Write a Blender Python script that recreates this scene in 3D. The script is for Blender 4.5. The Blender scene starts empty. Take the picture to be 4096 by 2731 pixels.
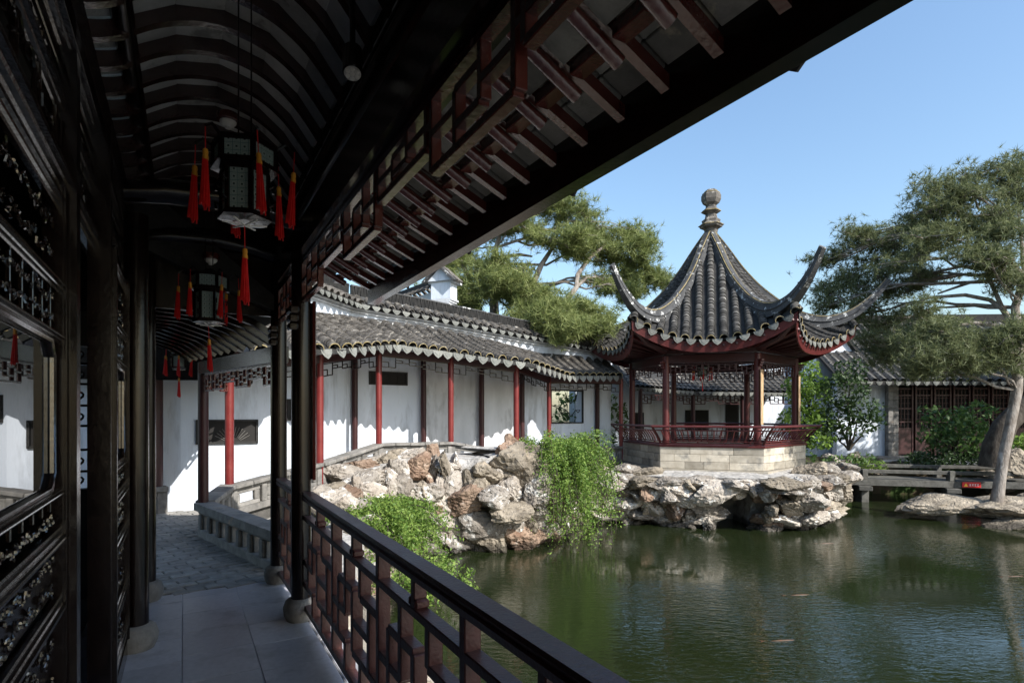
import bpy, bmesh, math, random
from mathutils import Vector as V, Matrix, noise
import numpy as np

S = bpy.context.scene
COL = S.collection
random.seed(11)
rng = np.random.default_rng(5)
R = math.radians
EYE = 1.55

# ------------------------------------------------------------------ camera, world, sun, exposure
cam_d = bpy.data.cameras.new('camera')
cam = bpy.data.objects.new('camera', cam_d)
COL.objects.link(cam)
cam.location = (0, 0, EYE)
cam.rotation_euler = (R(90), 0, 0)
cam_d.sensor_width = 36
cam_d.lens = 2250 / 4096 * 36
cam_d.shift_y = (1655 - 1365.5) / 4096
cam_d.clip_start = .02
cam_d.clip_end = 2000
S.camera = cam

SUN_AZ, SUN_EL = R(45), R(37)          # light comes from behind, to the right
sun_dir = V((math.sin(SUN_AZ) * math.cos(SUN_EL), -math.cos(SUN_AZ) * math.cos(SUN_EL), math.sin(SUN_EL)))
W = bpy.data.worlds.new('World')
S.world = W
W.use_nodes = True
nt = W.node_tree
sky = nt.nodes.new('ShaderNodeTexSky')
sky.sky_type = 'NISHITA'
sky.sun_disc = False
sky.sun_elevation = SUN_EL
sky.sun_rotation = math.atan2(sun_dir.x, sun_dir.y)
sky.air_density = 1.5
sky.dust_density = 1.6
sky.ozone_density = 4.6
nt.links.new(sky.outputs[0], nt.nodes['Background'].inputs[0])
nt.nodes['Background'].inputs[1].default_value = .138
sun_d = bpy.data.lights.new('sun', 'SUN')
sun_d.energy = 4.4
sun_d.angle = R(.5)
sun_d.color = (1, .965, .91)
sun = bpy.data.objects.new('sun', sun_d)
COL.objects.link(sun)
sun.rotation_euler = sun_dir.to_track_quat('Z', 'Y').to_euler()
S.view_settings.view_transform = 'Standard'
S.view_settings.look = 'None'
S.view_settings.exposure = .84
S.view_settings.gamma = 1
S.view_settings.use_curve_mapping = False
S.render.engine = 'CYCLES'
S.cycles.max_bounces = 8

# ------------------------------------------------------------------ materials
MATS = {}
def mat(name, c1, c2=None, scale=6, rough=.6, rvar=.1, bump=0, bscale=40, spec=.5, stretch=(1, 1, 1),
        c3=None, c3pos=.62, c3scale=2.5, objvar=0, ior=1.45, coat=0, detail=5, c3soft=.08, bdist=.02):
    m = bpy.data.materials.new(name)
    m.use_nodes = True
    n = m.node_tree.nodes; L = m.node_tree.links
    b = n['Principled BSDF']
    b.inputs['IOR'].default_value = ior
    b.inputs['Specular IOR Level'].default_value = spec
    b.inputs['Coat Weight'].default_value = coat
    geo = n.new('ShaderNodeNewGeometry')
    mp = n.new('ShaderNodeMapping'); mp.inputs['Scale'].default_value = stretch
    L.new(geo.outputs['Position'], mp.inputs[0])
    nz = n.new('ShaderNodeTexNoise'); nz.inputs['Scale'].default_value = scale; nz.inputs['Detail'].default_value = detail
    nz.inputs['Roughness'].default_value = .62
    L.new(mp.outputs[0], nz.inputs[0])
    cr = n.new('ShaderNodeValToRGB')
    cr.color_ramp.elements[0].position = .32; cr.color_ramp.elements[1].position = .68
    cr.color_ramp.elements[0].color = (*c1, 1); cr.color_ramp.elements[1].color = (*(c2 or c1), 1)
    L.new(nz.outputs[0], cr.inputs[0])
    out = cr.outputs[0]
    if c3:
        n3 = n.new('ShaderNodeTexNoise'); n3.inputs['Scale'].default_value = c3scale; n3.inputs['Detail'].default_value = 7
        n3.inputs['Roughness'].default_value = .65
        L.new(mp.outputs[0], n3.inputs[0])
        r3 = n.new('ShaderNodeValToRGB')
        r3.color_ramp.elements[0].position = c3pos; r3.color_ramp.elements[1].position = c3pos + c3soft
        L.new(n3.outputs[0], r3.inputs[0])
        mx = n.new('ShaderNodeMix'); mx.data_type = 'RGBA'
        L.new(r3.outputs[0], mx.inputs[0]); L.new(out, mx.inputs[6]); mx.inputs[7].default_value = (*c3, 1)
        out = mx.outputs[2]
    if objvar:
        oi = n.new('ShaderNodeObjectInfo')
        ma = n.new('ShaderNodeMapRange'); ma.inputs[3].default_value = 1 - objvar; ma.inputs[4].default_value = 1 + objvar
        L.new(oi.outputs['Random'], ma.inputs[0])
        hs = n.new('ShaderNodeHueSaturation')
        L.new(ma.outputs[0], hs.inputs['Value']); L.new(out, hs.inputs['Color'])
        out = hs.outputs[0]
    L.new(out, b.inputs['Base Color'])
    rr = n.new('ShaderNodeMapRange'); rr.inputs[3].default_value = max(.02, rough - rvar); rr.inputs[4].default_value = min(1, rough + rvar)
    L.new(nz.outputs[0], rr.inputs[0]); L.new(rr.outputs[0], b.inputs['Roughness'])
    if bump:
        nb = n.new('ShaderNodeTexNoise'); nb.inputs['Scale'].default_value = bscale; nb.inputs['Detail'].default_value = 6
        L.new(mp.outputs[0], nb.inputs[0])
        bp = n.new('ShaderNodeBump'); bp.inputs['Strength'].default_value = bump; bp.inputs['Distance'].default_value = bdist
        L.new(nb.outputs[0], bp.inputs['Height']); L.new(bp.outputs[0], b.inputs['Normal'])
    MATS[name] = m
    return m

BLACK = mat('black_lacquer', (.0055, .0032, .003), (.011, .0058, .005), 9, .20, .07, .04, 40, ior=1.42)
BROWN = mat('brown_lacquer', (.062, .011, .009), (.10, .022, .016), 7, .24, .10, .12, 40, c3=(.14, .08, .055), c3pos=.68, c3scale=9, ior=1.7)
RAILM = mat('rail_lacquer', (.050, .016, .014), (.082, .029, .025), 8, .34, .12, .14, 70, c3=(.13, .075, .06), c3pos=.66, c3scale=13, stretch=(1, 1, 1))
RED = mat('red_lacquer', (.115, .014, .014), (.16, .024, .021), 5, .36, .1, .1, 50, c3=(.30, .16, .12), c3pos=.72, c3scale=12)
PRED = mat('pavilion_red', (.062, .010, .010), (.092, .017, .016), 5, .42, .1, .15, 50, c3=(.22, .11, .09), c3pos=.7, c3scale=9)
DRED = mat('shade_darkened_red', (.028, .006, .006), (.046, .010, .010), 4, .5)  # shade on rear columns and under eaves put into a darker red
PLASTER = mat('white_plaster', (.595, .645, .715), (.69, .735, .80), 1.6, .9, .05, .15, 45, spec=.2, stretch=(1, 1, .22),
              c3=(.22, .225, .235), c3pos=.49, c3scale=3.0, c3soft=.33)
PLASTER2 = mat('weathered_plaster', (.48, .49, .50), (.66, .67, .69), 2.4, .92, .05, .15, 45, spec=.2, stretch=(1, 1, .3),
               c3=(.17, .165, .155), c3pos=.53, c3scale=2.6, c3soft=.25)
TILE = mat('grey_roof_tile', (.062, .057, .050), (.145, .132, .117), 9, .85, .1, .35, 60, spec=.2, c3=(.30, .275, .24), c3pos=.58, c3scale=6, objvar=.38)
TILED = mat('dark_roof_tile', (.018, .018, .018), (.045, .043, .040), 9, .8, .1, .3, 50, spec=.25, objvar=.25)
DRIP = mat('drip_tile', (.13, .135, .125), (.20, .20, .18), 22, .85, .1, .6, 70, spec=.2, objvar=.22)
GOLD = mat('lichen_lime', (.20, .145, .05), (.36, .30, .17), 9, .9, c3=(.09, .085, .075), c3pos=.52, c3scale=7)
LIME = mat('lime_patched_ridge', (.040, .041, .043), (.080, .080, .080), 6, .75, .1, .25, 40, spec=.25, c3=(.50, .50, .48), c3pos=.585, c3scale=7, c3soft=.05)
BRICK = mat('brightened_ceiling_brick', (.46, .46, .445), (.62, .615, .60), 7, .8, .08, .3, 60, spec=.25, c3=(.30, .295, .28), c3pos=.58, c3scale=5, objvar=.28)  # pale albedo stands in for light thrown up from the water
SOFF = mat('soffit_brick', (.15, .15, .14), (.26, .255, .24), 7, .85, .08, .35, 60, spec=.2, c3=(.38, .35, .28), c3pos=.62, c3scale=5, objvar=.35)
PTILE = mat('pavilion_tile', (.042, .040, .037), (.10, .095, .088), 9, .85, .1, .35, 60, spec=.2, c3=(.19, .18, .16), c3pos=.58, c3scale=6, objvar=.45)
BRSTONE = mat('shade_darkened_stone', (.060, .058, .052), (.13, .125, .112), 7, .9, .1, .4, 40, spec=.2, objvar=.15)  # stone darkened, with the pine's shade held in its colour
SLAB = mat('granite_slab', (.40, .40, .43), (.50, .50, .525), 30, .36, .08, .08, 150, spec=.5, ior=1.6, c3=(.27, .27, .285), c3pos=.53, c3scale=4, c3soft=.2, objvar=.10)
PAVE = mat('brick_paving', (.22, .21, .19), (.36, .34, .31), 12, .8, .1, .4, 60, spec=.3, objvar=.2)
GREYST = mat('grey_brick_stone', (.13, .125, .115), (.25, .235, .215), 8, .85, .1, .35, 50, spec=.2, c3=(.36, .26, .19), c3pos=.62, c3scale=3, objvar=.2)
PSTONE = mat('pavilion_ashlar', (.30, .265, .21), (.44, .40, .33), 5, .85, .08, .3, 60, spec=.2, c3=(.14, .135, .125), c3pos=.56, c3scale=2.4, objvar=.34, c3soft=.14)
ROCK = mat('yellow_rock', (.19, .16, .13), (.37, .335, .29), 3.2, .85, .1, 1.0, 17, spec=.25, c3=(.60, .575, .53), c3pos=.56, c3scale=4.4, objvar=.40, c3soft=.05, bdist=.06)
ROCK2 = mat('grey_brown_rock', (.12, .10, .075), (.32, .275, .215), 3.6, .85, .1, 1.0, 17, spec=.25, c3=(.40, .31, .22), c3pos=.6, c3scale=3, objvar=.30, c3soft=.12, bdist=.06)
ROCK3 = mat('rust_rock', (.145, .09, .062), (.28, .205, .15), 3.6, .85, .1, 1.0, 17, spec=.25, c3=(.50, .43, .36), c3pos=.62, c3scale=3, objvar=.28, c3soft=.12, bdist=.06)
def wet(m, z0=-.80):
    n = m.node_tree.nodes; L = m.node_tree.links; b = n['Principled BSDF']
    src = b.inputs['Base Color'].links[0].from_socket
    g_ = n.new('ShaderNodeNewGeometry'); sx = n.new('ShaderNodeSeparateXYZ'); L.new(g_.outputs['Position'], sx.inputs[0])
    nz = n.new('ShaderNodeTexNoise'); nz.inputs['Scale'].default_value = 4
    ad = n.new('ShaderNodeMath'); ad.operation = 'MULTIPLY_ADD'; ad.inputs[1].default_value = .22
    L.new(g_.outputs['Position'], nz.inputs[0]); L.new(nz.outputs[0], ad.inputs[0]); L.new(sx.outputs[2], ad.inputs[2])
    mr = n.new('ShaderNodeMapRange'); mr.inputs[1].default_value = z0 + .04; mr.inputs[2].default_value = z0 + .13; mr.inputs[3].default_value = .28; mr.inputs[4].default_value = 1
    L.new(ad.outputs[0], mr.inputs[0])
    vm = n.new('ShaderNodeVectorMath'); vm.operation = 'SCALE'; L.new(src, vm.inputs[0]); L.new(mr.outputs[0], vm.inputs['Scale'])
    L.new(vm.outputs[0], b.inputs['Base Color'])
for m_ in (ROCK, ROCK2, ROCK3): wet(m_)
MORTAR = mat('rock_mortar', (.26, .245, .225), (.50, .48, .45), 5, .95, .04, .9, 8, spec=.15, c3=(.13, .12, .10), c3pos=.60, c3scale=3, c3soft=.15, bdist=.08)
wet(MORTAR)
EARTH = mat('earth', (.06, .045, .028), (.11, .085, .055), 3, .95, .04, .6, 8, spec=.1, c3=(.035, .06, .018), c3pos=.5, c3scale=1.5)
WHITEP = mat('white_fitting', (.72, .71, .67), None, 6, .4)
SILVER = mat('silver_reflector', (.55, .55, .53), None, 6, .2)
TASSEL = mat('red_tassel', (.62, .010, .008), (.48, .006, .006), 30, .6)
TGOLD = mat('gold_thread', (.65, .30, .03), (.5, .2, .02), 40, .5)
BARK = mat('pine_bark', (.13, .105, .085), (.30, .27, .24), 9, .9, .05, .8, 25, spec=.15, stretch=(1, 1, .4), c3=(.42, .39, .35), c3pos=.58, c3scale=5)
BARKD = mat('dark_bark', (.035, .028, .022), (.10, .085, .07), 9, .9, .05, .8, 25, spec=.15, stretch=(1, 1, .4))
WOODB = mat('faded_board', (.34, .20, .09), (.50, .36, .22), 14, .7, .1, .15, 50, stretch=(1, 1, .3), c3=(.12, .22, .17), c3pos=.63, c3scale=14)
SIGNR = mat('red_sign', (.45, .012, .012), None, 4, .45)
SIGNY = mat('yellow_print', (.75, .42, .03), None, 4, .5)
SIGNW = mat('white_print', (.75, .75, .75), None, 4, .5)
KOI = mat('koi_orange', (.10, .035, .014), (.06, .04, .02), 30, .4)
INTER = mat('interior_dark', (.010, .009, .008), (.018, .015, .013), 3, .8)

def leafmat(name, c1, c2, tr=.3):
    m = bpy.data.materials.new(name); m.use_nodes = True
    n = m.node_tree.nodes; L = m.node_tree.links
    b = n['Principled BSDF']; out = n['Material Output']
    geo = n.new('ShaderNodeNewGeometry')
    cr = n.new('ShaderNodeValToRGB')
    cr.color_ramp.elements[0].color = (*c1, 1); cr.color_ramp.elements[1].color = (*c2, 1)
    L.new(geo.outputs['Random Per Island'], cr.inputs[0])
    L.new(cr.outputs[0], b.inputs['Base Color'])
    b.inputs['Roughness'].default_value = .55
    b.inputs['Specular IOR Level'].default_value = .35
    t = n.new('ShaderNodeBsdfTranslucent')
    L.new(cr.outputs[0], t.inputs[0])
    mx = n.new('ShaderNodeMixShader'); mx.inputs[0].default_value = tr
    L.new(b.outputs[0], mx.inputs[1]); L.new(t.outputs[0], mx.inputs[2]); L.new(mx.outputs[0], out.inputs[0])
    return m
JASM = leafmat('jasmine_leaf', (.07, .15, .022), (.26, .36, .08), .42)
PINEL = leafmat('pine_needle_light', (.11, .15, .04), (.32, .35, .13), .42)
PINED = leafmat('pine_needle_dark', (.075, .10, .042), (.23, .25, .115), .42)
LEAFB = leafmat('bright_leaf', (.09, .17, .03), (.22, .33, .06), .4)
LEAFD = leafmat('dark_leaf', (.02, .045, .014), (.055, .095, .028), .25)
LEAFM = leafmat('mid_leaf', (.04, .09, .022), (.10, .17, .04), .3)

def glassmat():
    m = bpy.data.materials.new('window_glass'); m.use_nodes = True
    b = m.node_tree.nodes['Principled BSDF']
    b.inputs['Base Color'].default_value = (.008, .009, .010, 1)
    b.inputs['Roughness'].default_value = .01
    b.inputs['IOR'].default_value = 2.1
    return m
GLASS = glassmat()

def panemat():
    m = bpy.data.materials.new('lantern_paper'); m.use_nodes = True
    n = m.node_tree.nodes; L = m.node_tree.links
    b = n['Principled BSDF']; b.inputs['Roughness'].default_value = .5
    tc = n.new('ShaderNodeTexCoord')
    mp = n.new('ShaderNodeMapping'); mp.inputs['Scale'].default_value = (1 / .034, 1 / .034, 1 / .034)
    L.new(tc.outputs['UV'], mp.inputs[0])
    fr = n.new('ShaderNodeVectorMath'); fr.operation = 'FRACTION'; L.new(mp.outputs[0], fr.inputs[0])
    sb = n.new('ShaderNodeVectorMath'); sb.operation = 'SUBTRACT'; sb.inputs[1].default_value = (.5, .5, 0); L.new(fr.outputs[0], sb.inputs[0])
    ab = n.new('ShaderNodeVectorMath'); ab.operation = 'ABSOLUTE'; L.new(sb.outputs[0], ab.inputs[0])
    sx = n.new('ShaderNodeSeparateXYZ'); L.new(ab.outputs[0], sx.inputs[0])
    mxm = n.new('ShaderNodeMath'); mxm.operation = 'MAXIMUM'; L.new(sx.outputs[0], mxm.inputs[0]); L.new(sx.outputs[1], mxm.inputs[1])
    cr = n.new('ShaderNodeValToRGB'); cr.color_ramp.interpolation = 'CONSTANT'
    e = cr.color_ramp.elements
    e[0].position = 0; e[0].color = (.05, .09, .08, 1)
    e[1].position = .13; e[1].color = (.46, .55, .52, 1)
    for p, c in ((.30, (.14, .26, .24, 1)), (.34, (.46, .55, .52, 1)), (.45, (.14, .26, .24, 1))):
        k = e.new(p); k.color = c
    L.new(mxm.outputs[0], cr.inputs[0]); L.new(cr.outputs[0], b.inputs['Base Color'])
    t = n.new('ShaderNodeBsdfTranslucent'); L.new(cr.outputs[0], t.inputs[0])
    ms = n.new('ShaderNodeMixShader'); ms.inputs[0].default_value = .45
    L.new(b.outputs[0], ms.inputs[1]); L.new(t.outputs[0], ms.inputs[2]); L.new(ms.outputs[0], n['Material Output'].inputs[0])
    return m
PANE = panemat()

def watermat():
    m = bpy.data.materials.new('pond_water'); m.use_nodes = True
    n = m.node_tree.nodes; L = m.node_tree.links
    b = n['Principled BSDF']
    b.inputs['Base Color'].default_value = (.0125, .018, .0065, 1)
    b.inputs['Roughness'].default_value = .03
    b.inputs['IOR'].default_value = 1.65
    geo = n.new('ShaderNodeNewGeometry')
    mp = n.new('ShaderNodeMapping'); mp.inputs['Rotation'].default_value = (0, 0, R(12)); mp.inputs['Scale'].default_value = (.55, 1.35, 1)
    L.new(geo.outputs['Position'], mp.inputs[0])
    a = n.new('ShaderNodeTexNoise'); a.inputs['Scale'].default_value = 13; a.inputs['Detail'].default_value = 3; a.inputs['Distortion'].default_value = .4
    L.new(mp.outputs[0], a.inputs[0])
    c = n.new('ShaderNodeTexNoise'); c.inputs['Scale'].default_value = .42; c.inputs['Detail'].default_value = 2
    L.new(geo.outputs['Position'], c.inputs[0])
    r = n.new('ShaderNodeMapRange'); r.inputs[1].default_value = .36; r.inputs[2].default_value = .62; r.inputs[3].default_value = .06; r.inputs[4].default_value = 1
    L.new(c.outputs[0], r.inputs[0])
    bp = n.new('ShaderNodeBump'); bp.inputs['Distance'].default_value = .0085
    L.new(r.outputs[0], bp.inputs['Strength']); L.new(a.outputs[0], bp.inputs['Height'])
    L.new(bp.outputs[0], b.inputs['Normal'])
    return m
WATER = watermat()

# ------------------------------------------------------------------ mesh helpers
class MB:
    def __init__(s): s.v = []; s.f = []
    def add(s, vs, fs):
        o = len(s.v); s.v += [tuple(p) for p in vs]; s.f += [tuple(i + o for i in f) for f in fs]; return s
    def box(s, x0, x1, y0, y1, z0, z1):
        return s.add([(x0, y0, z0), (x1, y0, z0), (x1, y1, z0), (x0, y1, z0), (x0, y0, z1), (x1, y0, z1), (x1, y1, z1), (x0, y1, z1)],
                     [(0, 3, 2, 1), (4, 5, 6, 7), (0, 1, 5, 4), (1, 2, 6, 5), (2, 3, 7, 6), (3, 0, 4, 7)])
    def beam(s, p0, p1, w, h, up=(0, 0, 1)):
        m = beam_m(p0, p1, up); l = (V(p1) - V(p0)).length / 2
        t = MB().box(-l, l, -w / 2, w / 2, -h / 2, h / 2)
        return s.add([m @ V(p) for p in t.v], t.f)
    def tube(s, pts, rad, n=6, cap=True):
        pts = [V(p) for p in pts]; k = len(pts)
        if not hasattr(rad, '__len__'): rad = [rad] * k
        vs = []; a = None
        for i, p in enumerate(pts):
            d = (pts[min(i + 1, k - 1)] - pts[max(i - 1, 0)])
            d = d.normalized() if d.length > 1e-9 else V((0, 0, 1))
            if a is None:
                a = d.orthogonal().normalized()
            else:
                a = (a - d * a.dot(d)); a = a.normalized() if a.length > 1e-6 else d.orthogonal().normalized()
            b = d.cross(a)
            for j in range(n):
                t = 2 * math.pi * j / n
                vs.append(p + (a * math.cos(t) + b * math.sin(t)) * rad[i])
        fs = [(i * n + j, i * n + (j + 1) % n, (i + 1) * n + (j + 1) % n, (i + 1) * n + j) for i in range(k - 1) for j in range(n)]
        if cap: fs += [tuple(range(n))[::-1], tuple(range((k - 1) * n, k * n))]
        return s.add(vs, fs)
    def lathe(s, prof, n=16, c=(0, 0, 0), ph=0):
        vs = [(c[0] + r * math.cos(2 * math.pi * j / n + ph), c[1] + r * math.sin(2 * math.pi * j / n + ph), c[2] + z) for r, z in prof for j in range(n)]
        k = len(prof)
        fs = [(i * n + j, i * n + (j + 1) % n, (i + 1) * n + (j + 1) % n, (i + 1) * n + j) for i in range(k - 1) for j in range(n)]
        fs += [tuple(range(n))[::-1], tuple(range((k - 1) * n, k * n))]
        return s.add(vs, fs)
    def prism(s, poly, z0, z1):
        n = len(poly)
        z0s = z0 if hasattr(z0, '__len__') else [z0] * n
        z1s = z1 if hasattr(z1, '__len__') else [z1] * n
        vs = [(p[0], p[1], z0s[i]) for i, p in enumerate(poly)] + [(p[0], p[1], z1s[i]) for i, p in enumerate(poly)]
        return s.add(vs, [tuple(range(n))[::-1], tuple(range(n, 2 * n))] + [(i, (i + 1) % n, n + (i + 1) % n, n + i) for i in range(n)])
    def mesh(s, name, m, smooth=False, fix=True):
        me = bpy.data.meshes.new(name)
        me.from_pydata(s.v, [], s.f)
        if fix:
            b = bmesh.new(); b.from_mesh(me); bmesh.ops.recalc_face_normals(b, faces=b.faces[:]); b.to_mesh(me); b.free()
        me.materials.append(m)
        if smooth:
            me.polygons.foreach_set('use_smooth', [True] * len(me.polygons))
            try: me.set_sharp_from_angle(angle=R(40))
            except Exception: pass
        me.update()
        return me

def beam_m(p0, p1, up=(0, 0, 1)):
    p0 = V(p0); p1 = V(p1); x = (p1 - p0).normalized(); u = V(up)
    if abs(x.dot(u)) > .999: u = V((0, 1, 0))
    y = u.cross(x).normalized(); z = x.cross(y)
    m = Matrix((x, y, z)).transposed().to_4x4(); m.translation = (p0 + p1) / 2
    return m

def frame_m(o, x, y, z):
    m = Matrix((V(x), V(y), V(z))).transposed().to_4x4(); m.translation = V(o); return m

def npmesh(name, verts, k, m):
    """verts: (n*k,3) array, consecutive k verts form a face"""
    me = bpy.data.meshes.new(name)
    n = len(verts); f = n // k
    me.vertices.add(n); me.vertices.foreach_set('co', np.asarray(verts, dtype=np.float32).ravel())
    me.loops.add(n); me.loops.foreach_set('vertex_index', np.arange(n, dtype=np.int32))
    me.polygons.add(f); me.polygons.foreach_set('loop_start', np.arange(0, n, k, dtype=np.int32))
    me.polygons.foreach_set('loop_total', np.full(f, k, dtype=np.int32))
    me.materials.append(m); me.update(calc_edges=True); me.validate()
    return me

CB = {}
def cbox(dx, dy, dz, m, ch=.004):
    key = (round(dx, 3), round(dy, 3), round(dz, 3), m.name, ch)
    if key in CB: return CB[key]
    hx, hy, hz = max(dx, .004) / 2, max(dy, .004) / 2, max(dz, .004) / 2
    c = min(ch, hx * .6, hy * .6, hz * .6)
    b = bmesh.new(); g = {}
    for sx in (-1, 1):
        for sy in (-1, 1):
            for sz in (-1, 1):
                g[sx, sy, sz, 0] = b.verts.new((sx * hx, sy * (hy - c), sz * (hz - c)))
                g[sx, sy, sz, 1] = b.verts.new((sx * (hx - c), sy * hy, sz * (hz - c)))
                g[sx, sy, sz, 2] = b.verts.new((sx * (hx - c), sy * (hy - c), sz * hz))
    bmesh.ops.convex_hull(b, input=b.verts[:])
    bmesh.ops.dissolve_limit(b, angle_limit=.01, verts=b.verts[:], edges=b.edges[:])
    me = bpy.data.meshes.new('block'); b.to_mesh(me); b.free()
    me.materials.append(m)
    CB[key] = me
    return me

OFF = {}
def thing(name, label, cat, base=(0, 0, 0), rot=0, group=None, kind=None):
    o = bpy.data.objects.new(name, None); COL.objects.link(o)
    o.empty_display_size = .2
    o.location = base; o.rotation_euler = (0, 0, rot)
    if label: o['label'] = label
    if cat: o['category'] = cat
    if group: o['group'] = group
    if kind: o['kind'] = kind
    OFF[o.name] = V(base) if rot == 0 else V((0, 0, 0))
    return o
def part(parent, name, me, M=None, kind=None, label=None):
    if isinstance(me, tuple): me = me[0].mesh(name, me[1], *(me[2:]))
    o = bpy.data.objects.new(name, me); COL.objects.link(o); o.parent = parent
    T = Matrix.Translation(-OFF.get(parent.name, V((0, 0, 0))))
    o.matrix_basis = T @ M if M is not None else T
    OFF[o.name] = V((0, 0, 0))
    if kind: o['kind'] = kind
    if label: o['label'] = label
    return o
def single(name, me, label=None, cat=None, group=None, kind=None):
    if isinstance(me, tuple): me = me[0].mesh(name, me[1], *(me[2:]))
    o = bpy.data.objects.new(name, me); COL.objects.link(o)
    if label: o['label'] = label
    if cat: o['category'] = cat
    if group: o['group'] = group
    if kind: o['kind'] = kind
    OFF[o.name] = V((0, 0, 0))
    return o
def bar(parent, name, p0, p1, w, h, m, ch=.004, up=(0, 0, 1), label=None):
    return part(parent, name, cbox((V(p1) - V(p0)).length, w, h, m, ch), beam_m(p0, p1, up), label=label)
def brick(parent, name, c, size, m, ch=.006, rotz=0, rx=0, ry=0):
    M = Matrix.Translation(V(c)) @ Matrix.Rotation(rotz, 4, 'Z') @ Matrix.Rotation(ry, 4, 'Y') @ Matrix.Rotation(rx, 4, 'X')
    return part(parent, name, cbox(*size, m, ch), M)
def lerp(a, b, t): return a + (b - a) * t
def vlerp(a, b, t): return V(a) + (V(b) - V(a)) * t
def interp(x, xs, ys): return float(np.interp(x, xs, ys))
def jit(a): return random.uniform(-a, a)

CR = R(30.27)                       # the near corridor's own axes: x = right of it, y = along it
def CW(t, s, z=0):
    return V((math.cos(CR) * t - math.sin(CR) * s, math.sin(CR) * t + math.cos(CR) * s, z))

# ------------------------------------------------------------------ setting: ground, water, floors
single('pond_bed', (MB().box(-250, 250, -250, 250, -1.9, -1.6), EARTH), kind='structure')
single('pond_water', (MB().add([(-60, -60, -.95), (60, -60, -.95), (60, 60, -.95), (-60, 60, -.95)], [(0, 1, 2, 3)]), WATER, False, False), kind='structure')
g = MB()
g.prism([(-40, 17.6), (2.6, 17.9), (8.6, 17.4), (10, 17.9), (16, 16.9), (70, 16.9), (70, 120), (-40, 120)], -1.7, -.12)
g.prism([(-4.6, 8.4), (-3.3, 9.2), (-2.4, 10.9), (-1.0, 11.7), (.6, 12.1), (1.4, 14.2), (3.6, 15.2), (4.6, 17), (2.6, 18), (-40, 18), (-40, 6.9)], -1.7, -.06)
g.prism([(-40, -30), CW(-.5, -30)[:2], CW(-.5, 5.8)[:2], (-4.0, 7.0), (-4.6, 8.4), (-40, 8.4)], -1.7, -.08)
g.prism([(15.5, 10.5), (70, 9), (70, 17), (15.5, 17)], -1.7, -.3)
single('ground', (g, EARTH), kind='structure')
tr_ = [CW(1.40, 4.9), CW(.90, 5.64), V((-2.30, 5.62, 0)), V((-3.86, 7.24, 0)), V((-4.02, 8.2, 0)), V((-3.15, 9.5, 0)), V((-2.3, 9.3, 0)), V((-2.0, 7.6, 0)), V((-1.95, 6.4, 0))]
single('stone_terrace', (MB().prism([p[:2] for p in tr_], -.9, -.05), MORTAR), kind='structure')

fl = thing('corridor_floor', None, None, kind='structure', rot=CR)
b = MB().box(-.62, .80, -6, 5.62, -1.2, -.012); b.box(.80, .93, -6, 5.62, -1.2, -.02); b.box(.93, 1.32, -6, 5.5, -1.2, -.30)
part(fl, 'plinth', (b, GREYST))
part(fl, 'grout', (MB().add([(-.62, -6, .0035), (.80, -6, .0035), (.80, 5.62, .0035), (-.62, 5.62, .0035)], [(0, 1, 2, 3)]), PLASTER2))
for i, (a, c) in enumerate(((-.62, -.432), (-.428, -.012), (-.008, .402), (.406, .80))):
    off = (.0, -.02, .05, 0)[i]
    for k in range(-2, 5):
        s0 = 3.67 + .43 * k + off - (0 if i else .1)
        if k == -2: s0 -= 3.0; s1 = s0 + 3.0 + .43
        else: s1 = s0 + .43
        if k == 4: s1 = 5.62
        brick(fl, 'paving_slab', ((a + c) / 2, (s0 + s1) / 2, -.006 + jit(.0012)), (c - a - .001, s1 - s0 - .003, .03), SLAB, .003)
for k in range(8):
    s0 = -1 + k * .83
    brick(fl, 'kerb_stone', (.866, s0 + .41, -.012), (.125, .822, .05), SLAB, .008)
    brick(fl, 'ledge_stone', (1.13, s0 + .41, -.29), (.40, .822, .06), PSTONE, .012)

# bent section's paving, laid brick on edge
bf = thing('brick_walk', None, None, kind='structure')
bp_poly = [CW(-.45, 5.63), CW(.86, 5.63), V((-3.9, 7.15, 0)), V((-4.15, 8.3, 0)), V((-4.1, 9.5, 0)), V((-5.3, 8.95, 0)), V((-7.0, 8.3, 0)), V((-4.8, 5.6, 0))]
part(bf, 'bedding', (MB().prism([p[:2] for p in bp_poly], -.4, -.018), EARTH))
def inpoly(x, y, P):
    c = False; n = len(P)
    for i in range(n):
        x1, y1 = P[i][0], P[i][1]; x2, y2 = P[i - 1][0], P[i - 1][1]
        if (y1 > y) != (y2 > y) and x < (x2 - x1) * (y - y1) / (y2 - y1) + x1: c = not c
    return c
cells = []
e = V((-.707, .707, 0)); rr_ = V((.707, .707, 0)); o0 = V((-2.6, 5.6, 0))
for i in range(-4, 40):
    for j in range(-14, 12):
        p = o0 + e * (i * .115) + rr_ * ((j + (.5 if i % 2 else 0)) * .26)
        if inpoly(p.x, p.y, bp_poly): cells.append((p.y, p))
cells.sort(key=lambda q: q[0])
ang = math.atan2(rr_.y, rr_.x)
bmrest = MB()
for i, (_, p) in enumerate(cells):
    if i < 290: brick(bf, 'brick', (p.x, p.y, -.018 + jit(.004)), (.252, .105, .06), PAVE, .008, ang + jit(.02))
    else:
        t = MB().box(-.125, .125, -.052, .052, -.03, .03); M = Matrix.Translation((p.x, p.y, -.018 + jit(.004))) @ Matrix.Rotation(ang, 4, 'Z')
        bmrest.add([M @ V(q) for q in t.v], t.f)
if bmrest.v: part(bf, 'far_bricks', (bmrest, PAVE), kind='stuff')

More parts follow.
